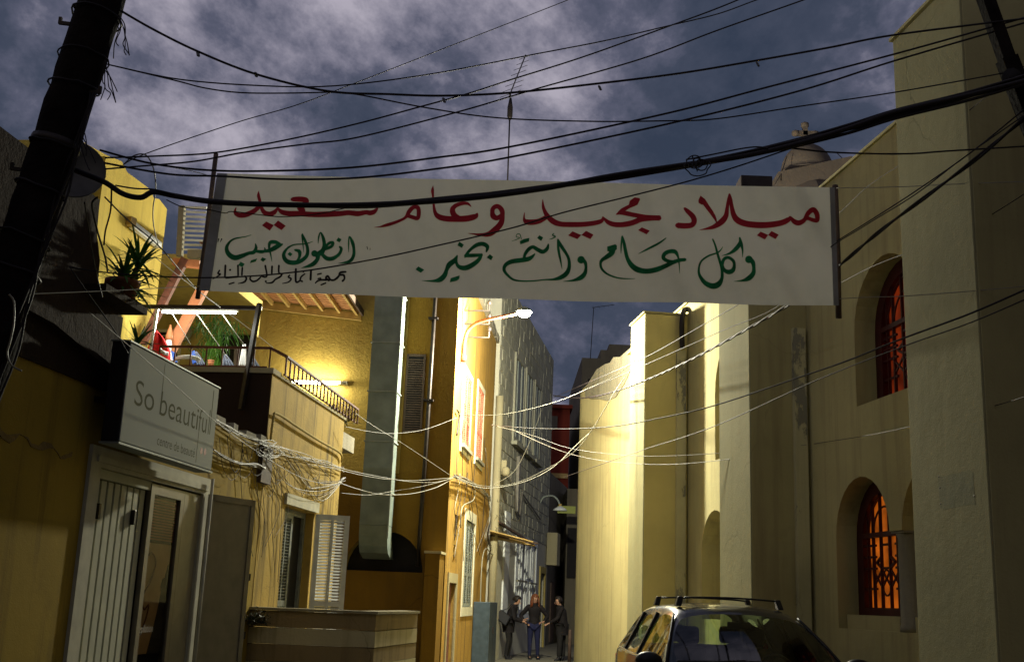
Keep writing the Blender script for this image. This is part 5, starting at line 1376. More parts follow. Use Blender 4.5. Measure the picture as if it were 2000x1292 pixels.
for k in range(6):   # knot
    c = (520+rt.uniform(-12,22), 872+rt.uniform(-12,12)); r0 = rt.uniform(5,16)
    tangle([(c[0]+r0*rt.uniform(.5,1.5)*cos(a)*1.3, c[1]+r0*rt.uniform(.4,1.2)*sin(a)) for a in [i*1.1 for i in range(10)]], .004, rt.choice(('cablegrey','cablewhite','cable')), rt.uniform(.05,.12))
for k in range(8):
    u0 = rt.uniform(440,560); v0 = 880+rt.uniform(0,30)
    tangle([(u0,v0),(u0+rt.uniform(0,10),v0+50),(u0+rt.uniform(5,40),v0+110),(u0+rt.uniform(0,30),v0+rt.uniform(150,230))], .004, 'cablegrey', .03)
b = MB(); b.box(L, 14.05,14.45,TL-.02,TL+.06,2.95,3.42); b.build('wire_box', M['darkwood'], tg)
# wires on the tall house
tg2 = thing('corner_wire_tangle', T.pt(24.5, TT+.1, 4.5), 'tangle of wires running down the corner of the tall yellow house', 'wire tangle')
def tangle2(px, r, mat, off=.06):
    b = MB(); b.tube(crom([tuple(T.onT(u,v,TT+off)) for u,v in px], 6), r, 5); b.build('wire', M[mat], tg2, recalc=False)
for k in range(8):
    j = lambda a: rt.uniform(-a, a)
    tangle2([(887,928+j(4)),(905,936+j(5)),(925,945+j(5)),(945,960+j(5)),(958,972+j(6))], .009, rt.choice(('cablegrey','cable','cablewhite')), .05+.015*k)
for k in range(9):
    u0 = rt.uniform(890,950); 
    tangle2([(u0,rt.uniform(800,930)),(u0+rt.uniform(-6,8),rt.uniform(935,960)),(u0+rt.uniform(-12,14),1000),(u0+rt.uniform(-20,24),rt.uniform(1040,1100))], .007, rt.choice(('cablegrey','cable')), .05)
tangle2([(900,1030),(903,990),(925,975),(928,950)], .014, 'cablewhite', .08)
tangle2([(893,800),(897,812),(892,850)], .02, 'cable', .05)
tangle2([(938,1180),(940,1120),(943,1085),(950,1070),(962,1082),(990,1090)], .016, 'cablewhite', .15)
for k in range(7):
    tangle2([(952,965+rt.uniform(-5,5)),(958,1010),(952+rt.uniform(-8,8),1050),(965+rt.uniform(-6,6),1078)], .009, rt.choice(('cablegrey','cablewhite','cable')), .1)
tg3 = thing('alley_wire_tangle', G.pt(36, GT+.1, 4), 'fine web of wires across the lower grey stone house', 'wire tangle')
for k in range(10):
    u0 = rt.uniform(962,985); u1 = rt.uniform(1000,1062)
    v0, v1 = rt.uniform(960,1050), rt.uniform(1030,1062)
    b = MB(); b.tube(crom([tuple(G.onT(u,v,GT+.15)) for u,v in ((u0,v0),((u0+u1)/2,(v0+v1)/2+rt.uniform(5,25)),(u1,v1))],6), .008, 4); b.build('wire', M['cablegrey'], tg3, recalc=False)

# ================================================================ PLANTS
def blade(mb, base, az, el, ln, w, droop, seg=6):
    d = Vector((cos(az)*cos(el), sin(az)*cos(el), sin(el))); side = d.cross(Vector((0,0,1))).normalized() if abs(d.z) < .99 else Vector((1,0,0))
    p = Vector(base); vs = []
    for i in range(seg+1):
        f = i/seg; ww = w*(1-f)**.6*(.5+f if f < .5 else 1)
        vs += [p - side*ww/2, p + side*ww/2 + Vector((0,0,ww*.12))]
        p = p + d*ln/seg; d = (d + Vector((0,0,-droop/seg))).normalized()
    mb.add(vs, [(2*i,2*i+1,2*i+3,2*i+2) for i in range(seg)])
def yucca(loc, label, heads, ln, n, seed, stems=True, pot=True, mat='leaf'):
    r_ = random.Random(seed)
    y = thing('spiky_plant', loc, label, 'plant')
    for i, (dx_, dy_, dz_) in enumerate(heads):
        top = Vector(loc)+Vector((dx_,dy_,dz_))
        b = MB(); b.tube([Vector(loc)+Vector((dx_*.3,dy_*.3,0)), Vector(loc)+Vector((dx_*.6,dy_*.6,dz_*.6)), top], .028, 7, .02); b.build('stem', M['bark'], y)
        b = MB()
        for k in range(n):
            blade(b, top+Vector((0,0,r_.uniform(-.08,.05))), r_.uniform(0,2*pi), r_.uniform(-.35,1.35), ln*r_.uniform(.7,1.1), .045, r_.uniform(.3,1.3))
        b.build('leaf_crown', M[mat], y, kind='stuff', recalc=False)
    if pot:
        b = MB(); b.lathe(Vector(loc)-Vector((0,0,.0)), [(.11,0),(.15,.16),(.16,.16),(.16,.2),(.13,.2)], 14); b.build('pot', M['pot'], y)
yq = L.onT(205, 596, TL-.55)
yucca(L.pt(9.62,TL+.06,4.13), 'large spiky green plant in front of the yellow wall, below the unlit tube', [(0,0,.22),(.10,.05,.36),(.02,.1,.10)], .36, 50, 4)
yucca(L.pt(10.42,TL-.12,3.50), 'smaller spiky plant lower down, between the ledge and the shop sign', [(.02,0,.40),(.05,.0,.14)], .30, 34, 8)
hp = thing('drooping_plant', L.pt(16.4,-6.2,4.4), 'tall drooping green plant under the tube lamp on the terrace', 'plant')
q0 = L.pt(16.4,-6.0,4.4)
b = MB(); b.tube([q0, q0+Vector((-.02,0,.4)), q0+Vector((-.05,0,.8))], .05, 8, .03); b.build('stem', M['bark'], hp)
b = MB(); rr = random.Random(2)
for k in range(330):
    c = L.onS(rr.gauss(423,24), rr.gauss(640,17), 16.4+rr.uniform(-.3,.3))
    blade(b, c, rr.uniform(0,2*pi), rr.uniform(-1.2,.1), rr.uniform(.12,.26), .028, .9, 4)
b.build('foliage', M['leaf'], hp, kind='stuff', recalc=False)
b = MB()
for k in range(150):
    c = L.onS(rr.gauss(419,10), rr.uniform(655,712), 16.3+rr.uniform(-.2,.2))
    blade(b, c, rr.uniform(0,2*pi), rr.uniform(-1.5,-.6), rr.uniform(.12,.22), .03, .5, 4)
b.build('hanging_foliage', M['leafbright'], hp, kind='stuff', recalc=False)
def shrub(loc, label, r0, n, seed, mat='leafdark', sz=.07):
    r_ = random.Random(seed); p = thing('shrub', loc, label, 'shrub')
    b = MB()
    for k in range(n):
        d = Vector((r_.gauss(0,1),r_.gauss(0,1),abs(r_.gauss(0,.9)))); d = d.normalized()*r0*r_.uniform(.3,1)
        blade(b, Vector(loc)+d, r_.uniform(0,2*pi), r_.uniform(-.6,1), sz*r_.uniform(.7,1.4), sz*.45, .8, 3)
    b.build('foliage', M[mat], p, kind='stuff', recalc=False)
    b = MB()
    for k in range(6):
        d = Vector((r_.gauss(0,1),r_.gauss(0,1),abs(r_.gauss(0,.8)))).normalized()*r0*.8
        b.tube([Vector(loc), Vector(loc)+d*.5+Vector((0,0,.02)), Vector(loc)+d], .008, 4)
    b.build('twigs', M['bark'], p)
    return p
shrub(L.pt(18.6,-4.95,4.42), 'dark straggly shrub at the low end of the terrace railing', .34, 260, 1)
shrub(L.pt(18.0,-4.9,4.5), 'small bright green plant lit by the wall tube behind the railing', .14, 90, 6, 'leafbright', .06)
shrub(L.pt(13.4,-5.5,3.5), 'black dry bush on the shop roof below the terrace', .22, 240, 9, 'leafdark', .06)
shrub(Vector((-3.05,14.55,1.2)), 'dark creeper hanging over the left end of the striped garden wall', .20, 220, 12, 'leafdark', .06)

# ================================================================ THINGS ON THE TERRACE
def cloth_grid(fn, nu, nv, name, mat, parent=None, **kw):
    b = MB(); b.smooth = True
    b.add([fn(i/nu, j/nv) for j in range(nv+1) for i in range(nu+1)], [(j*(nu+1)+i, j*(nu+1)+i+1, (j+1)*(nu+1)+i+1, (j+1)*(nu+1)+i) for j in range(nv) for i in range(nu)])
    o = b.build(name, M[mat], parent, recalc=False, **kw)
    sd_ = o.modifiers.new('solid','SOLIDIFY'); sd_.thickness = .008
    return o
rc = thing('red_garment', L.pt(14.45,-6.3,4.4), 'bright red garment with a white band hanging at the terrace corner', 'laundry')
def rcf(a, t):
    # apex at (306,646); spreads to (288,690)..(333,690), then down to (325,715)
    ul = 306-18*t**.8; ur = 306+26*min(1,t*1.6)**.7; vl = 646+44*t+ 8*a*t; 
    u = ul*(1-a)+ur*a; v = 646 + (36*(1-a)+62*a)*t + 2*sin(a*9)*t
    return L.onS(u, v, 14.50+.05*sin(a*11+t*2))
cloth_grid(rcf, 20, 14, 'cloth', 'clothred', rc)
def rcw(a, t):
    u = 313+16*a; v = 678+8*a + 8*t + 3*sin(a*3)
    return L.onS(u, v, 14.40+.01*sin(a*9))
cloth_grid(rcw, 10, 3, 'white_band', 'clothwhite', rc)
gn = thing('red_gnome', L.pt(15.0,-6.35,4.4), 'small red cone-hatted figure standing behind the red garment', 'ornament')
q = L.onS(327, 690, 15.0)
b = MB(); b.lathe(q, [(.05,0),(.05,.12),(.035,.2)], 14); b.build('body', M['clothwhite'], gn)
b = MB(); b.lathe(q+Vector((0,0,.20)), [(.055,0),(.052,.05),(.035,.13),(.012,.19),(.015,.21),(.005,.22)], 14); b.build('hat', M['orangesteel'], gn)
def laundry(label, quad, mat, s=15.0, folds=4, name='hanging_cloth', cat='laundry'):
    def f(a, t):
        (x0,y0),(x1,y1),(x2,y2),(x3,y3) = quad
        u = (x0*(1-a)+x1*a)*(1-t)+(x3*(1-a)+x2*a)*t; v = (y0*(1-a)+y1*a)*(1-t)+(y3*(1-a)+y2*a)*t
        return L.onS(u, v, s+.03*sin(a*folds*6.28)*t)
    return cloth_grid(f, 16, 8, name, mat, label=label, cat=cat, group='laundry on the terrace')
laundry('white cloth hanging beside the grey frame post', ((474,672),(480,672),(479,716),(466,714)), 'clothwhite')
laundry('grey striped cloth drying under the middle rope', ((438,692),(442,692),(458,715),(432,714)), 'clothgrey')
laundry('dark blue-grey cloth behind the middle railing bars', ((378,686),(384,686),(402,713),(382,713)), 'clothgrey')
laundry('blue strip of cloth beside the dark cloth', ((372,688),(380,684),(384,708),(376,712)), 'clothblue')
laundry('small white and blue garment behind the red one', ((327,680),(333,684),(338,706),(329,702)), 'clothwhite')
laundry('grey cloth behind the frame post at right', ((487,692),(492,692),(507,716),(486,715)), 'clothgrey', 15.3)
laundry('dark jacket hanging near the white garment', ((334,684),(340,688),(346,708),(338,708)), 'clothblue')
cr_ = thing('coiled_hose', L.pt(14.7,-6.1,4.47), 'pale coiled hose lying behind the railing', 'hose')
b = MB()
for k in range(3): b.tube([L.onS(363+24*cos(a)+k*1.5, 706+7*sin(a)-k*2, 14.7+.12*sin(a)) for a in [pi*1.05+pi*1.0*i/16 for i in range(17)]], .016, 6)
b.build('coil', M['cablewhite'], cr_)
b = MB(); b.box(L, 14.62,14.9,-6.15,-5.9,4.48,4.54); b.build('blue_clip_basket', M['clothblue'], cr_)
jug = thing('orange_pot', L.pt(14.8,-5.75,4.4), 'small orange pot standing behind the middle railing bars', 'pot')
b = MB(); b.lathe(L.onS(411,716,14.8), [(.035,0),(.045,.07),(.04,.08)], 12); b.build('body', M['orangesteel'], jug)
b = MB(); b.lathe(L.onS(411,716,14.8)+Vector((0,0,.081)), [(.048,0),(.048,.012)], 12); b.build('rim', M['orangesteel'], jug)
# outdoor unit on the back wall
ac = thing('wall_fan', L.pt(19.8,-6.9,5.2), 'round pale fan cover on the terrace back wall, behind the orange beam', 'fan')
b = MB(); b.lathe(L.onS(359,650,19.8), [(.16,0),(.17,.03),(.15,.06),(.1,.07)], 20, -L.D); b.build('cover', M['concrete'], ac)
b = MB(); b.lathe(L.onS(359,650,19.72), [(.06,0),(.05,.03)], 14, -L.D); b.build('hub', M['concrete'], ac)
# ================================================================ CAR
CF = Fr(-3.0); CT = 3.06
car = thing('parked_car', CF.pt(12.0, CT, 0), 'dark grey estate car with a roof rack parked facing us by the church wall', 'car')
def sec(s, lw, lz, bz, wb, pts):
    """pts: P4..P8 of (half width, z)"""
    return s, [(lw*.90, .24), (lw, .42), (lw*1.0, lz), (wb, bz)] + pts
hood = lambda w, z: [(w*.93, z+.02), (w*.82, z+.035), (w*.62, z+.05), (w*.33, z+.06), (0, z+.065)]
secs = [
 sec(9.78, .70, .55, .68, .66, hood(.62,.68)),
 sec(9.86, .80, .58, .80, .76, hood(.74,.80)),
 sec(10.1, .87, .62, .88, .83, hood(.82,.88)),
 sec(10.6, .89, .66, .96, .86, hood(.84,.96)),
 sec(11.02,.89, .70, 1.02, .87, hood(.84,1.02)),
 sec(11.10,.89, .70, 1.03, .87, [(.86,1.06),(.845,1.07),(.815,1.08),(.41,1.12),(0,1.13)]),
 sec(11.46,.89, .70, 1.04, .87, [(.865,1.075),(.765,1.27),(.720,1.31),(.37,1.36),(0,1.375)]),
 sec(11.84,.89, .70, 1.045,.875, [(.865,1.085),(.67,1.46),(.61,1.508),(.31,1.55),(0,1.56)]),
 sec(11.92,.89, .70, 1.045,.875, [(.855,1.085),(.630,1.51),(.565,1.570),(.30,1.605),(0,1.615)]),
 sec(12.15,.89, .70, 1.05,.875, [(.855,1.09),(.632,1.535),(.565,1.615),(.30,1.648),(0,1.658)]),
 sec(12.62,.89, .70, 1.06,.875, [(.855,1.10),(.635,1.545),(.565,1.625),(.30,1.66),(0,1.67)]),
 sec(12.74,.89, .70, 1.06,.875, [(.855,1.10),(.635,1.545),(.565,1.625),(.30,1.66),(0,1.67)]),
 sec(13.42,.89, .70, 1.08,.875, [(.85,1.12),(.63,1.54),(.56,1.615),(.30,1.65),(0,1.66)]),
 sec(13.54,.89, .70, 1.08,.872, [(.85,1.12),(.628,1.538),(.56,1.61),(.30,1.645),(0,1.655)]),
 sec(13.95,.88, .72, 1.10,.865, [(.84,1.14),(.615,1.50),(.55,1.58),(.29,1.615),(0,1.625)]),
 sec(14.08,.87, .72, 1.10,.86, [(.83,1.13),(.62,1.45),(.555,1.55),(.29,1.58),(0,1.59)]),
 sec(14.25,.86, .72, 1.06,.84, [(.79,1.08),(.69,1.13),(.62,1.15),(.31,1.16),(0,1.165)]),
 sec(14.34,.84, .72, 1.00,.80, [(.72,1.01),(.66,1.02),(.58,1.03),(.30,1.04),(0,1.04)]),
 sec(14.40,.76, .60, .80,.70, [(.62,.80),(.55,.80),(.45,.80),(.25,.80),(0,.80)]),
]
rows = []
for s, half in secs:
    s = s + max(0, s-13.0)*.13
    rows.append([CF.pt(s, CT+sg*w*1.035, z) for sg, seq in ((-1, half), (1, half[::-1][1:])) for w, z in seq])
nr_ = len(rows[0]); tmp = MB(); tmp.add([p for r_ in rows for p in r_], [])
for i in range(len(rows)-1):
    s_mid = (secs[i][0]+secs[i+1][0])/2
    for k in range(nr_-1):
        kk = k if k < 8 else nr_-2-k       # mirrored row index 0..7
        mi = 0
        if kk in (6,7) and 5 <= i <= 6: mi = 1                    # windscreen
        if kk in (6,7,) and i == 15: mi = 2                       # rear window
        if kk == 4 and ( 6 <= i <= 9): mi = 3                     # front side window
        if kk == 4 and i == 11: mi = 3
        if kk == 4 and i in (13,): mi = 3
        if kk == 0: mi = 4
        tmp.f.append([i*nr_+k, i*nr_+k+1, (i+1)*nr_+k+1, (i+1)*nr_+k]); tmp.mi.append(mi); tmp.sm.append(True)
tmp.f.append(list(range(nr_))[::-1]); tmp.mi.append(0); tmp.sm.append(True)
tmp.f.append([(len(rows)-1)*nr_+k for k in range(nr_)]); tmp.mi.append(0); tmp.sm.append(True)
me = bpy.data.meshes.new('tmp'); me.from_pydata([tuple(v) for v in tmp.v], [], tmp.f)
for i in range(5): me.materials.append(M['black'])
for p, i in zip(me.polygons, tmp.mi): p.material_index = i; p.use_smooth = True
bm = bmesh.new(); bm.from_mesh(me); bmesh.ops.recalc_face_normals(bm, faces=bm.faces)
cl = bm.edges.layers.float.new('crease_edge')
for e in bm.edges:
    fm = {f.material_index for f in e.link_faces}
    if len(fm) > 1: e[cl] = .75
bm.to_mesh(me); bm.free()
ob = bpy.data.objects.new('tmp', me); COL.objects.link(ob)
sm_ = ob.modifiers.new('s','SUBSURF'); sm_.levels = 2; sm_.render_levels = 2
dg = bpy.context.evaluated_depsgraph_get(); dg.update()
ev = bpy.data.meshes.new_from_object(ob.evaluated_get(dg))
parts = {}
for p in ev.polygons:
    parts.setdefault(p.material_index, []).append(list(p.vertices))
def sub_mesh(polys):
    b = MB(); b.smooth = True; ids = {}; 
    for f in polys:
        for i in f: ids.setdefault(i, len(ids))
    inv = sorted(ids, key=lambda i: ids[i])
    b.add([ev.vertices[i].co.copy() for i in inv], [[ids[i] for i in f] for f in polys]); return b
sub_mesh(parts[0]).build('body', M['carpaint'], car, recalc=False)
sub_mesh(parts[4]).build('sill', M['plasticblack'], car, recalc=False)
sub_mesh(parts[1]).build('windscreen', M['carglass'], car, recalc=False)
sub_mesh(parts[2]).build('rear_window', M['carglass2'], car, recalc=False)
mid = CF.pt(12, CT, 0)
for sg in (-1, 1):
    for lo, hi in ((11.2,12.68),(12.68,13.48),(13.48,14.2)):
        ps = []
        for f in parts[3]:
            c = sum((ev.vertices[i].co for i in f), Vector())/len(f)
            s_, t_, _ = CF.st(c)
            if (t_-CT)*sg > 0 and lo < s_ <= hi: ps.append(f)
        if ps:
            sub_mesh(ps).build('side_window', M['carglass2'], car, recalc=False)
COL.objects.unlink(ob); bpy.data.objects.remove(ob)
cb_ = lambda mb, s0,s1,t0,t1,z0,z1: mb.box(CF, s0,s1,CT+t0,CT+t1,z0,z1)
# window seals
b = MB()
for sg in (-1,1):
    b.tube([CF.pt(s,CT+sg*w,z) for s,w,z in ((11.14,.875,1.082),(11.46,.782,1.29),(11.84,.672,1.495),(11.90,.648,1.535))], .014, 6)
b.tube([CF.pt(11.10,CT+w,1.095+.02*(1-abs(w)/.8)) for w in (-.78,-.4,0,.4,.78)], .02, 6)
b.build('windscreen_seal', M['plasticblack'], car)
for sg in (-1,1):
    b = MB(); b.tube(crom([tuple(CF.pt(s,CT+sg*w,z)) for s,w,z in ((11.35,.905,1.062),(12.1,.915,1.078),(13.0,.915,1.095),(13.9,.90,1.12))],6), .013, 6); b.build('window_trim', M['chrome'], car)
    b = MB(); b.bar(CF.pt(12.68,CT+sg*.892,1.09), CF.pt(12.68,CT+sg*.672,1.54), .060,.035, CF.N); b.build('door_pillar', M['plasticblack'], car)
    b = MB(); b.bar(CF.pt(13.54,CT+sg*.889,1.11), CF.pt(13.52,CT+sg*.667,1.535), .075,.035, CF.N); b.build('door_pillar', M['plasticblack'], car)
    # mirror
    b = MB(); b.smooth = True
    c0 = CF.pt(11.22, CT+sg*1.03, 1.115)
    b.lathe(c0-CF.D*.07, [(.02,0),(.075,.012),(.10,.05),(.10,.11),(.085,.14)], 18, CF.D)
    mo = b.build('mirror', M['plasticblack'], car)
    mo.scale = (1.28, 1, .82)
    b = MB(); b.bar(CF.pt(11.25,CT+sg*.86,1.06), CF.pt(11.25,CT+sg*.95,1.085), .05,.04); b.build('mirror_arm', M['plasticblack'], car)
    # headlights, fog, door handles
    b = MB(); b.lathe(CF.pt(9.88,CT+sg*.60,.70), [(.02,-.02),(.10,0),(.13,.06),(.12,.16)], 16, CF.D); b.build('headlight', M['whitewood'], car)
    for s_ in (12.45,13.3):
        b = MB(); b.bar(CF.pt(s_,CT+sg*.928,.93), CF.pt(s_+.16,CT+sg*.928,.93), .025,.03); b.build('door_handle', M['carpaint'], car)
    b = MB(); cb_(b, 14.44,14.53,sg*.78-.07,sg*.78+.07,.78,1.02); b.build('tail_light', M['inkred'], car)
    for s_ in (10.62, 13.42):
        w_ = thing('wheel', CF.pt(s_, CT+sg*.80, .33), None, None); w_.parent = car; w_.location = WLOC[w_.name]-WLOC[car.name]
        b = MB(); b.lathe(CF.pt(s_,CT+sg*.80,.33)-CF.N*.11, [(.20,0),(.31,.01),(.335,.05),(.335,.17),(.31,.21),(.20,.22)], 28, CF.N); b.build('tyre', M['tyre'], w_)
        b = MB(); b.lathe(CF.pt(s_,CT+sg*.80,.33)-CF.N*.105, [(.05,-.004),(.20,.0),(.20,.21),(.05,.214)], 20, CF.N); b.build('rim', M['chrome'], w_)
# roof rack
for s_, wd_ in ((12.20,.50),(13.42,.50)):
    b = MB(); b.tube([CF.pt(s_,CT+w,1.702+.018*(1-(w/.52)**2)) for w in [-.52+.13*k for k in range(9)]], .010, 8)
    rk = b.build('crossbar', M['plasticblack'], car)
    for sg in (-1,1):
        b = MB(); b.hexa([CF.pt(s_-.055,CT+sg*.55-.03,1.615),CF.pt(s_-.055,CT+sg*.55+.03,1.615),CF.pt(s_+.055,CT+sg*.55+.03,1.615),CF.pt(s_+.055,CT+sg*.55-.03,1.615),
                          CF.pt(s_-.03,CT+sg*.52-.03,1.718),CF.pt(s_-.03,CT+sg*.52+.03,1.718),CF.pt(s_+.03,CT+sg*.52+.03,1.718),CF.pt(s_+.03,CT+sg*.52-.03,1.718)])
        b.build('rack_foot', M['plasticblack'], rk, bevel=.01)
# cabin
def seat(s_, t_, w, name='seat'):
    b = MB(); b.smooth = False
    cb_(b, s_-.25,s_+.25,t_-w/2,t_+w/2,.50,.68)
    b.hexa([CF.pt(s_+.18,CT+t_-w/2,.62),CF.pt(s_+.18,CT+t_+w/2,.62),CF.pt(s_+.32,CT+t_+w/2,.62),CF.pt(s_+.32,CT+t_-w/2,.62),
            CF.pt(s_+.36,CT+t_-w*.40,1.20),CF.pt(s_+.36,CT+t_+w*.40,1.20),CF.pt(s_+.46,CT+t_+w*.40,1.20),CF.pt(s_+.46,CT+t_-w*.40,1.20)])
    o = b.build(name, M['carseat'], car, bevel=.04)
    n_ = 1 if w < .7 else 2
    for k in range(n_):
        tt = t_ + (0 if n_ == 1 else (-.32+.64*k))
        b = MB(); cb_(b, s_+.36,s_+.46,tt-.12,tt+.12,1.22,1.41); b.build('headrest', M['carseat'], o, bevel=.04)
seat(12.15, -.36, .50); seat(12.15, .36, .50); seat(13.05, 0, 1.25, 'rear_seat')
b = MB(); b.hexa([CF.pt(11.05,CT-.78,.75),CF.pt(11.05,CT+.78,.75),CF.pt(11.6,CT+.78,.75),CF.pt(11.6,CT-.78,.75),CF.pt(11.16,CT-.76,1.05),CF.pt(11.16,CT+.76,1.05),CF.pt(11.55,CT+.76,1.00),CF.pt(11.55,CT-.76,1.00)]); b.build('dashboard', M['plasticblack'], car, bevel=.03)
b = MB(); c0 = CF.pt(11.72,CT+.36,1.0); b.tube([c0+CF.N*.18*cos(a)+Vector((0,0,.17*sin(a)))+CF.D*.05*sin(a) for a in [2*pi*k/20 for k in range(21)]], .016, 6); b.build('steering_wheel', M['plasticblack'], car)
b = MB(); cb_(b, 11.78,11.81,-.12,.12,1.41,1.48); b.build('rear_view_mirror', M['plasticblack'], car, bevel=.01)
b = MB(); cb_(b, 9.9,14.2,-.8,.8,.22,.45); b.build('floor_pan', M['plasticblack'], car)
b = MB(); cb_(b, 9.76,9.80,-.42,.42,.60,.72); 
for k in range(3): cb_(b, 9.745,9.765,-.42,.42,.61+.04*k,.625+.04*k)
b.build('grille', M['plasticblack'], car)
b = MB(); cb_(b, 9.72,9.85,-.72,.72,.34,.52); b.build('bumper', M['plasticblack'], car, bevel=.03)
b = MB(); b.tube([CF.pt(11.03,CT-.55,1.10),CF.pt(11.12,CT-.1,1.13)], .01, 5); b.tube([CF.pt(11.03,CT+.05,1.11),CF.pt(11.12,CT+.5,1.12)], .01, 5); b.build('wiper', M['plasticblack'], car)

M['lips'] = flat('lips', (0.25,0.09,0.07), 0.6)
# ================================================================ PEOPLE
def skin_mesh(verts, edges, radii, name, mat, parent, root=0, sub=2, name_smooth=True):
    o0 = WLOC[parent.name]
    me = bpy.data.meshes.new(name); me.from_pydata([tuple(Vector(v)) for v in verts], edges, [])
    me.materials.append(mat)
    ob = bpy.data.objects.new(name, me); COL.objects.link(ob)
    ob.parent = parent; WLOC[ob.name] = o0
    ob.modifiers.new('skin','SKIN')
    for i, d in enumerate(me.skin_vertices[0].data):
        r = radii[i]; d.radius = r if isinstance(r, tuple) else (r, r); d.use_root = (i == root)
    s_ = ob.modifiers.new('sub','SUBSURF'); s_.levels = sub; s_.render_levels = sub
    dg = bpy.context.evaluated_depsgraph_get(); dg.update()
    ev_ = bpy.data.meshes.new_from_object(ob.evaluated_get(dg))
    ob.modifiers.clear(); ob.data = ev_
    for p in ev_.polygons: p.use_smooth = True
    return ob
class Sk:
    def __init__(s): s.v=[]; s.e=[]; s.r=[]
    def n(s, p, r, par=None):
        s.v.append(Vector(p)); s.r.append(r); i = len(s.v)-1
        if par is not None: s.e.append((par,i))
        return i
def person(loc, label, J, hair, legmat, top, topmat, extras=None, coat_len=0.0):
    """J: joints relative to loc (z from the ground)"""
    P = thing('person', loc, label, 'person')
    J = {k_: (Vector(v_)*(1.06 if 'face' not in k_ else 1)) for k_, v_ in J.items()}
    V = lambda k: Vector(J[k])
    # ---- one continuous body
    k = Sk()
    pel = k.n(V('pelvis'), (.13,.10)); wai = k.n(V('waist'), (.115,.085), pel); chs = k.n(V('chest'), (.14,.10), wai)
    nb = k.n(V('neckbase'), (.07,.065), chs); nk = k.n(V('neck'), .048, nb)
    h1 = k.n(V('head')+Vector((0,0,-.06)), .072, nk); h2 = k.n(V('head')+Vector((0,0,.03)), .088, h1); k.n(V('head')+Vector((0,0,.085)), .06, h2)
    fd = Vector(J['face']).normalized(); sd_ = fd.cross(Vector((0,0,1))).normalized()
    for s in 'LR':
        sh_ = k.n(V('sh'+s), .055, chs); el = k.n(V('el'+s), .038, sh_); wr = k.n(V('wr'+s), .025, el)
        hd_ = k.n(V('ha'+s), (.035,.02), wr)
        d = (V('ha'+s)-V('wr'+s)).normalized(); sp = d.cross(fd); sp = sp.normalized() if sp.length > .1 else Vector((0,0,1))
        for q in range(4):
            a = V('ha'+s) + d*.03 + sp*(-.024+.016*q); l = (.055,.065,.06,.045)[q]
            i1 = k.n(a + d*l*.5, .010, hd_); k.n(a + d*l + fd*.012, .008, i1)
        t1 = k.n(V('wr'+s) + d*.04 + fd*.03, .011, wr); k.n(V('wr'+s)+d*.075+fd*.035, .009, t1)
        hp_ = k.n(V('hip'+s), .095, pel); kn = k.n(V('kn'+s), .058, hp_); an = k.n(V('an'+s), .038, kn)
        k.n(V('an'+s)+fd*.10+Vector((0,0,-.05)), .03, an)
    skin_mesh(k.v, k.e, k.r, 'body', M['skin'], P)
    hc = V('head')
    # ---- face: nose, mouth, eyes
    hw = Vector(loc) + hc
    b = MB(); b.lathe(hw+fd*.085+Vector((0,0,-.02)), [(.014,0),(.012,.02),(.004,.035)], 8, fd+Vector((0,0,-.2))); b.build('nose', M['skin'], P)
    b = MB(); b.bar(hw+fd*.083+sd_*.025+Vector((0,0,-.062)), hw+fd*.083-sd_*.025+Vector((0,0,-.062)), .012,.012); b.build('mouth', M['lips'], P)
    b = MB()
    for sg in (-1,1): b.lathe(hw+fd*.078+sd_*.032*sg+Vector((0,0,.012)), [(.004,0),(.011,.004),(.008,.012)], 8, fd)
    b.build('eyes', M['black'], P)
    # ---- trousers
    k = Sk(); pel = k.n(V('pelvis')+Vector((0,0,.04)), .165)
    for s in 'LR':
        h0_ = k.n(V('hip'+s)+Vector((0,0,.0)), legmat[1]*1.15, pel); m1 = k.n((V('hip'+s)+V('kn'+s))/2, legmat[1]*.92, h0_); kn = k.n(V('kn'+s), legmat[2], m1)
        m2 = k.n((V('kn'+s)+V('an'+s))/2+Vector((0,0,.05)), legmat[2]*.95, kn); k.n(V('an'+s)+Vector((0,0,.0)), legmat[3], m2)
    skin_mesh(k.v, k.e, k.r, 'trousers', legmat[0], P)
    for s in 'LR':
        k = Sk(); a = k.n(V('an'+s)+Vector((0,0,.06)), .058); c = k.n(V('an'+s)+Vector((0,0,-.035)), .055, a); d_ = k.n(V('an'+s)+fd*.09+Vector((0,0,-.05)), (.050,.038), c); k.n(V('an'+s)+fd*.16+Vector((0,0,-.06)), (.040,.028), d_)
        skin_mesh(k.v, k.e, k.r, 'shoe', M['leather'], P)
    # ---- jacket: lofted torso with sleeves
    bf = Vector(J['bodyface']).normalized() if 'bodyface' in J else Vector((fd.x, fd.y, 0)).normalized()
    bs = bf.cross(Vector((0,0,1))).normalized()
    b = MB(); b.smooth = True; o_ = Vector(loc)
    hemz = -.04 - coat_len
    levels = [(V('pelvis')+Vector((0,0,hemz)), top['hem'][0], top['hem'][1]), (V('pelvis')+Vector((0,0,.02)), top['hem'][0]*.98, top['hem'][1]*1.02), (V('waist'), top['waist'][0], top['waist'][1]),
              (V('waist').lerp(V('chest'),.55), top['chest'][0]*.93, top['chest'][1]), (V('chest')+Vector((0,0,.02)), top['chest'][0], top['chest'][1]),
              (V('neckbase')+Vector((0,0,-.035)), top['chest'][0]*.92, top['chest'][1]*.82), (V('neckbase')+Vector((0,0,.0)), top['collar'][0], top['collar'][1]),
              (V('neck')+Vector((0,0,.0)), top['collar2'][0], top['collar2'][1])]
    lv = crom([(p.x,p.y,p.z,w_,d_) for p,w_,d_ in levels], 4); nn = 22; vs = []
    rj = random.Random(int(abs(loc[0])*1000))
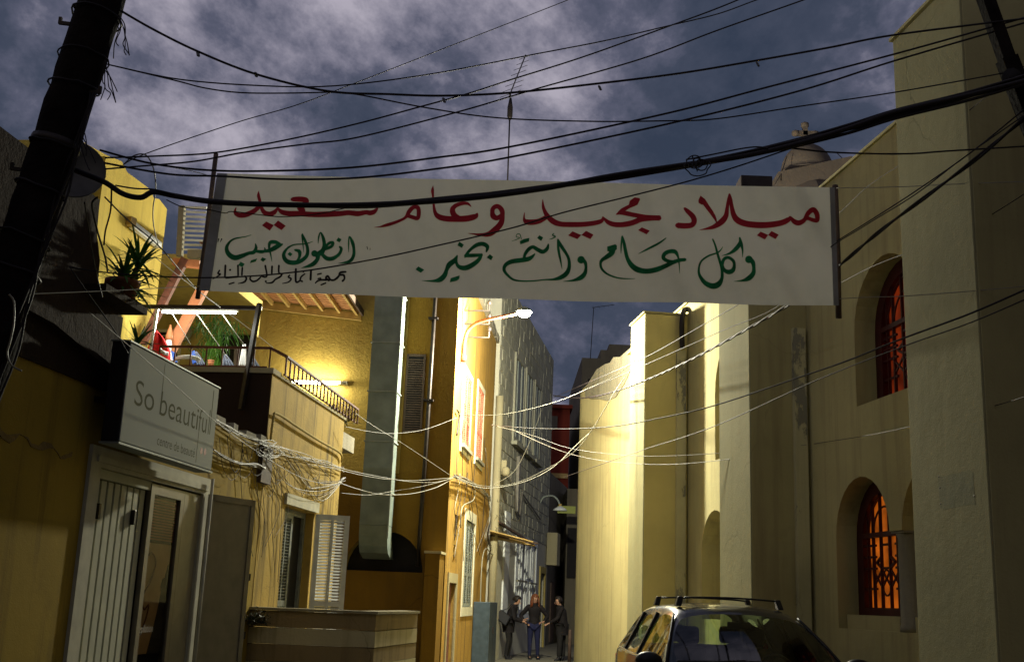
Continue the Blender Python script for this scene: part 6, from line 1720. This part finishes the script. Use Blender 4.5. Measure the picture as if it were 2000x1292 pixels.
    for i, (x,y,z,w_,d_) in enumerate(lv):
        for q in range(nn):
            t = 2*pi*q/nn; jt = 1 + .025*sin(3*t+i*.7) + rj.uniform(-.012,.012)
            vs.append(o_ + Vector((x,y,z)) + (bs*cos(t)*w_ + bf*sin(t)*d_)*jt)
    b.add(vs, [(i*nn+q, i*nn+(q+1)%nn, (i+1)*nn+(q+1)%nn, (i+1)*nn+q) for i in range(len(lv)-1) for q in range(nn)] + [tuple(range(nn))])
    for s in 'LR':
        pts = crom([tuple(o_+V('chest').lerp(V('sh'+s),.55)), tuple(o_+V('sh'+s)), tuple(o_+(V('sh'+s)+V('el'+s))/2), tuple(o_+V('el'+s)), tuple(o_+(V('el'+s)+V('wr'+s))/2), tuple(o_+V('wr'+s))], 5)
        n_ = len(pts)
        b.tube(pts, lambda f: (.072 if f < .25 else .072-.030*(f-.25)/.75) * (1+.04*sin(f*40)), 12)
    b.build('jacket', topmat, P, recalc=False)
    # ---- hair: a cap over the skull, open at the face, and the hanging lengths
    b = MB(); b.smooth = True
    hx = o_ + hc + Vector((0,0,.022)) - fd*.012
    upv = sd_.cross(fd).normalized()
    nu, nv = 24, 14; vs = []
    for j in range(nv+1):
        ph = pi*j/nv
        for i in range(nu):
            t = 2*pi*i/nu
            d = (fd*cos(t) + sd_*sin(t))*sin(ph) + upv*cos(ph)
            ff = d.dot(fd); uu = d.dot(upv)
            r_ = .118 + rj.uniform(-.003,.003)
            if ff > .35 and uu < .52: r_ = .07
            if uu < -.45: r_ = .085 if hair[1] != 'long' else .10
            vs.append(hx + Vector((d.x*r_, d.y*r_, d.z*r_*1.08)))
    b.add(vs, [(j*nu+i, j*nu+(i+1)%nu, (j+1)*nu+(i+1)%nu, (j+1)*nu+i) for j in range(nv) for i in range(nu)])
    if hair[1] == 'long':
        for q in range(26):
            t = pi*(.30+1.40*q/25)
            p0 = hx + (fd*cos(t)+sd_*sin(t))*.098 + Vector((0,0,.02))
            p1 = p0 + (fd*cos(t)+sd_*sin(t))*.02 + Vector((0,0,-.12)); p2 = p1 + (fd*cos(t)+sd_*sin(t))*rj.uniform(-.01,.025) + Vector((0,0,-rj.uniform(.10,.16)))
            b.tube([p0,p1,p2], .024, 7, .010)
    elif hair[1] == 'bun':
        b.lathe(hx - fd*.105 + Vector((0,0,-.075)), [(.01,0),(.045,.015),(.06,.05),(.05,.09),(.01,.105)], 12)
    b.build('hair', hair[0], P, recalc=False)
    return P
def gp(u, v):
    d = ray(u, v); return CAM + d*(-CAM.z/d.z)
# centre person: faces us, hands at the hips, looking down to her left
loc2 = Vector((PY(1041,1280,33.6).x, 33.6, 0))
person(loc2, 'woman with chestnut hair, black jacket and navy jeans, hands at hips, middle of the three', {
 'pelvis':(0,0,.93),'waist':(0,0,1.08),'chest':(0,-.01,1.29),'neckbase':(0,-.01,1.42),'neck':(0,-.02,1.48),'head':(.01,-.06,1.585),'face':(.28,-.9,-.35),'bodyface':(0,-1,0),
 'shL':(-.165,0,1.37),'elL':(-.36,.02,1.14),'wrL':(-.27,-.12,.97),'haL':(-.20,-.15,.93),
 'shR':(.165,0,1.37),'elR':(.35,.02,1.15),'wrR':(.27,-.06,1.0),'haR':(.19,-.12,.97),
 'hipL':(-.09,0,.88),'knL':(-.10,-.02,.49),'anL':(-.10,0,.09),'hipR':(.09,0,.88),'knR':(.10,-.02,.49),'anR':(.12,0,.09)},
 (M['hairbrown'],'long'), (M['jeans'], .108, .070, .050), {'waist':(.145,.115),'hem':(.175,.135),'chest':(.185,.13),'collar':(.12,.11),'collar2':(.10,.10)}, M['jacket'])
# left person: side on, facing right, leaning in, shoulder bag behind
loc1 = Vector((PY(990,1283,33.1).x, 33.1, 0))
person(loc1, 'woman in black with dark tied hair leaning in, leftmost of the three people', {
 'pelvis':(.02,0,.90),'waist':(.04,0,1.04),'chest':(.10,0,1.24),'neckbase':(.15,0,1.38),'neck':(.18,0,1.43),'head':(.235,0,1.52),'face':(.85,-.15,-.45),'bodyface':(1,0,0),
 'shL':(.10,-.16,1.32),'elL':(.16,-.22,1.06),'wrL':(.36,-.17,.98),'haL':(.42,-.14,1.0),
 'shR':(.12,.16,1.32),'elR':(.20,.20,1.06),'wrR':(.40,.12,1.02),'haR':(.46,.08,1.05),
 'hipL':(.0,-.08,.86),'knL':(.03,-.09,.47),'anL':(-.03,-.09,.09),'hipR':(.02,.08,.86),'knR':(.08,.09,.47),'anR':(.03,.10,.09)},
 (M['hairdark'],'bun'), (M['trousers'], .10, .066, .048), {'waist':(.165,.135),'hem':(.185,.165),'chest':(.18,.135),'collar':(.10,.09),'collar2':(.075,.075)}, M['jacket'], coat_len=.18)
bagc = loc1 + Vector((-.15,-.28,1.15))
bg = thing('handbag', bagc, 'large black leather shoulder bag hanging behind the left woman', 'handbag')
b = MB(); e1, e2 = Vector((.80,-.1,-.60)).normalized(), Vector((.60,-.0,.80)).normalized(); n3 = e1.cross(e2).normalized()
def bp(a, c, d): return bagc + e1*a + e2*c + n3*d
b.smooth = False
prf = [(-.22,-.13,.03),(-.20,.12,.035),(.20,.12,.035),(.22,-.13,.03)]
b.hexa([bp(-.22,-.15,-.075),bp(.22,-.15,-.075),bp(.22,-.15,.075),bp(-.22,-.15,.075),bp(-.17,.14,-.03),bp(.17,.14,-.03),bp(.17,.14,.03),bp(-.17,.14,.03)])
b.build('body', M['leather'], bg, bevel=.03)
b = MB(); b.tube(crom([tuple(bp(-.13,.13,0)), tuple(bp(-.05,.26,0)), tuple(loc1+Vector((.09,-.21,1.50))), tuple(bp(.16,.20,.03)), tuple(bp(.14,.13,0))],6), .010, 6); b.build('strap', M['leather'], bg)
b = MB(); b.lathe(bp(.0,.125,-.035), [(.018,0),(.018,.012)], 10, -n3); b.build('clasp', M['chrome'], bg)
# right person: faces left, arm held out
loc3 = Vector((PY(1094,1283,33.3).x, 33.3, 0))
person(loc3, 'person in black coat reaching a hand out, rightmost of the three people', {
 'pelvis':(.03,0,.92),'waist':(.02,0,1.06),'chest':(-.0,0,1.27),'neckbase':(-.03,0,1.40),'neck':(-.05,-.01,1.45),'head':(-.10,-.03,1.55),'face':(-.85,-.35,-.25),'bodyface':(-1,-.15,0),
 'shL':(-.01,-.17,1.35),'elL':(-.12,-.22,1.10),'wrL':(-.31,-.20,.98),'haL':(-.37,-.21,.95),
 'shR':(.02,.17,1.35),'elR':(.05,.22,1.08),'wrR':(-.08,.14,1.0),'haR':(-.13,.10,1.02),
 'hipL':(-.02,-.08,.88),'knL':(-.02,-.09,.48),'anL':(-.04,-.10,.09),'hipR':(.05,.08,.88),'knR':(.06,.09,.48),'anR':(.08,.10,.09)},
 (M['hairdark'],'short'), (M['trousers'], .118, .085, .068), {'waist':(.18,.155),'hem':(.20,.18),'chest':(.20,.15),'collar':(.11,.10),'collar2':(.08,.08)}, M['jacket'], coat_len=.22)
# loose rubbish bin / bollard by the church corner
bo = MB(); q = PY(1112,1283,33.0); q.z = 0; bo.lathe(q, [(.05,0),(.05,.84),(.03,.88)], 8); bo.build('stone_bollard', M['darkwood'], label='short dark post at the foot of the church corner, right of the three people', cat='post')
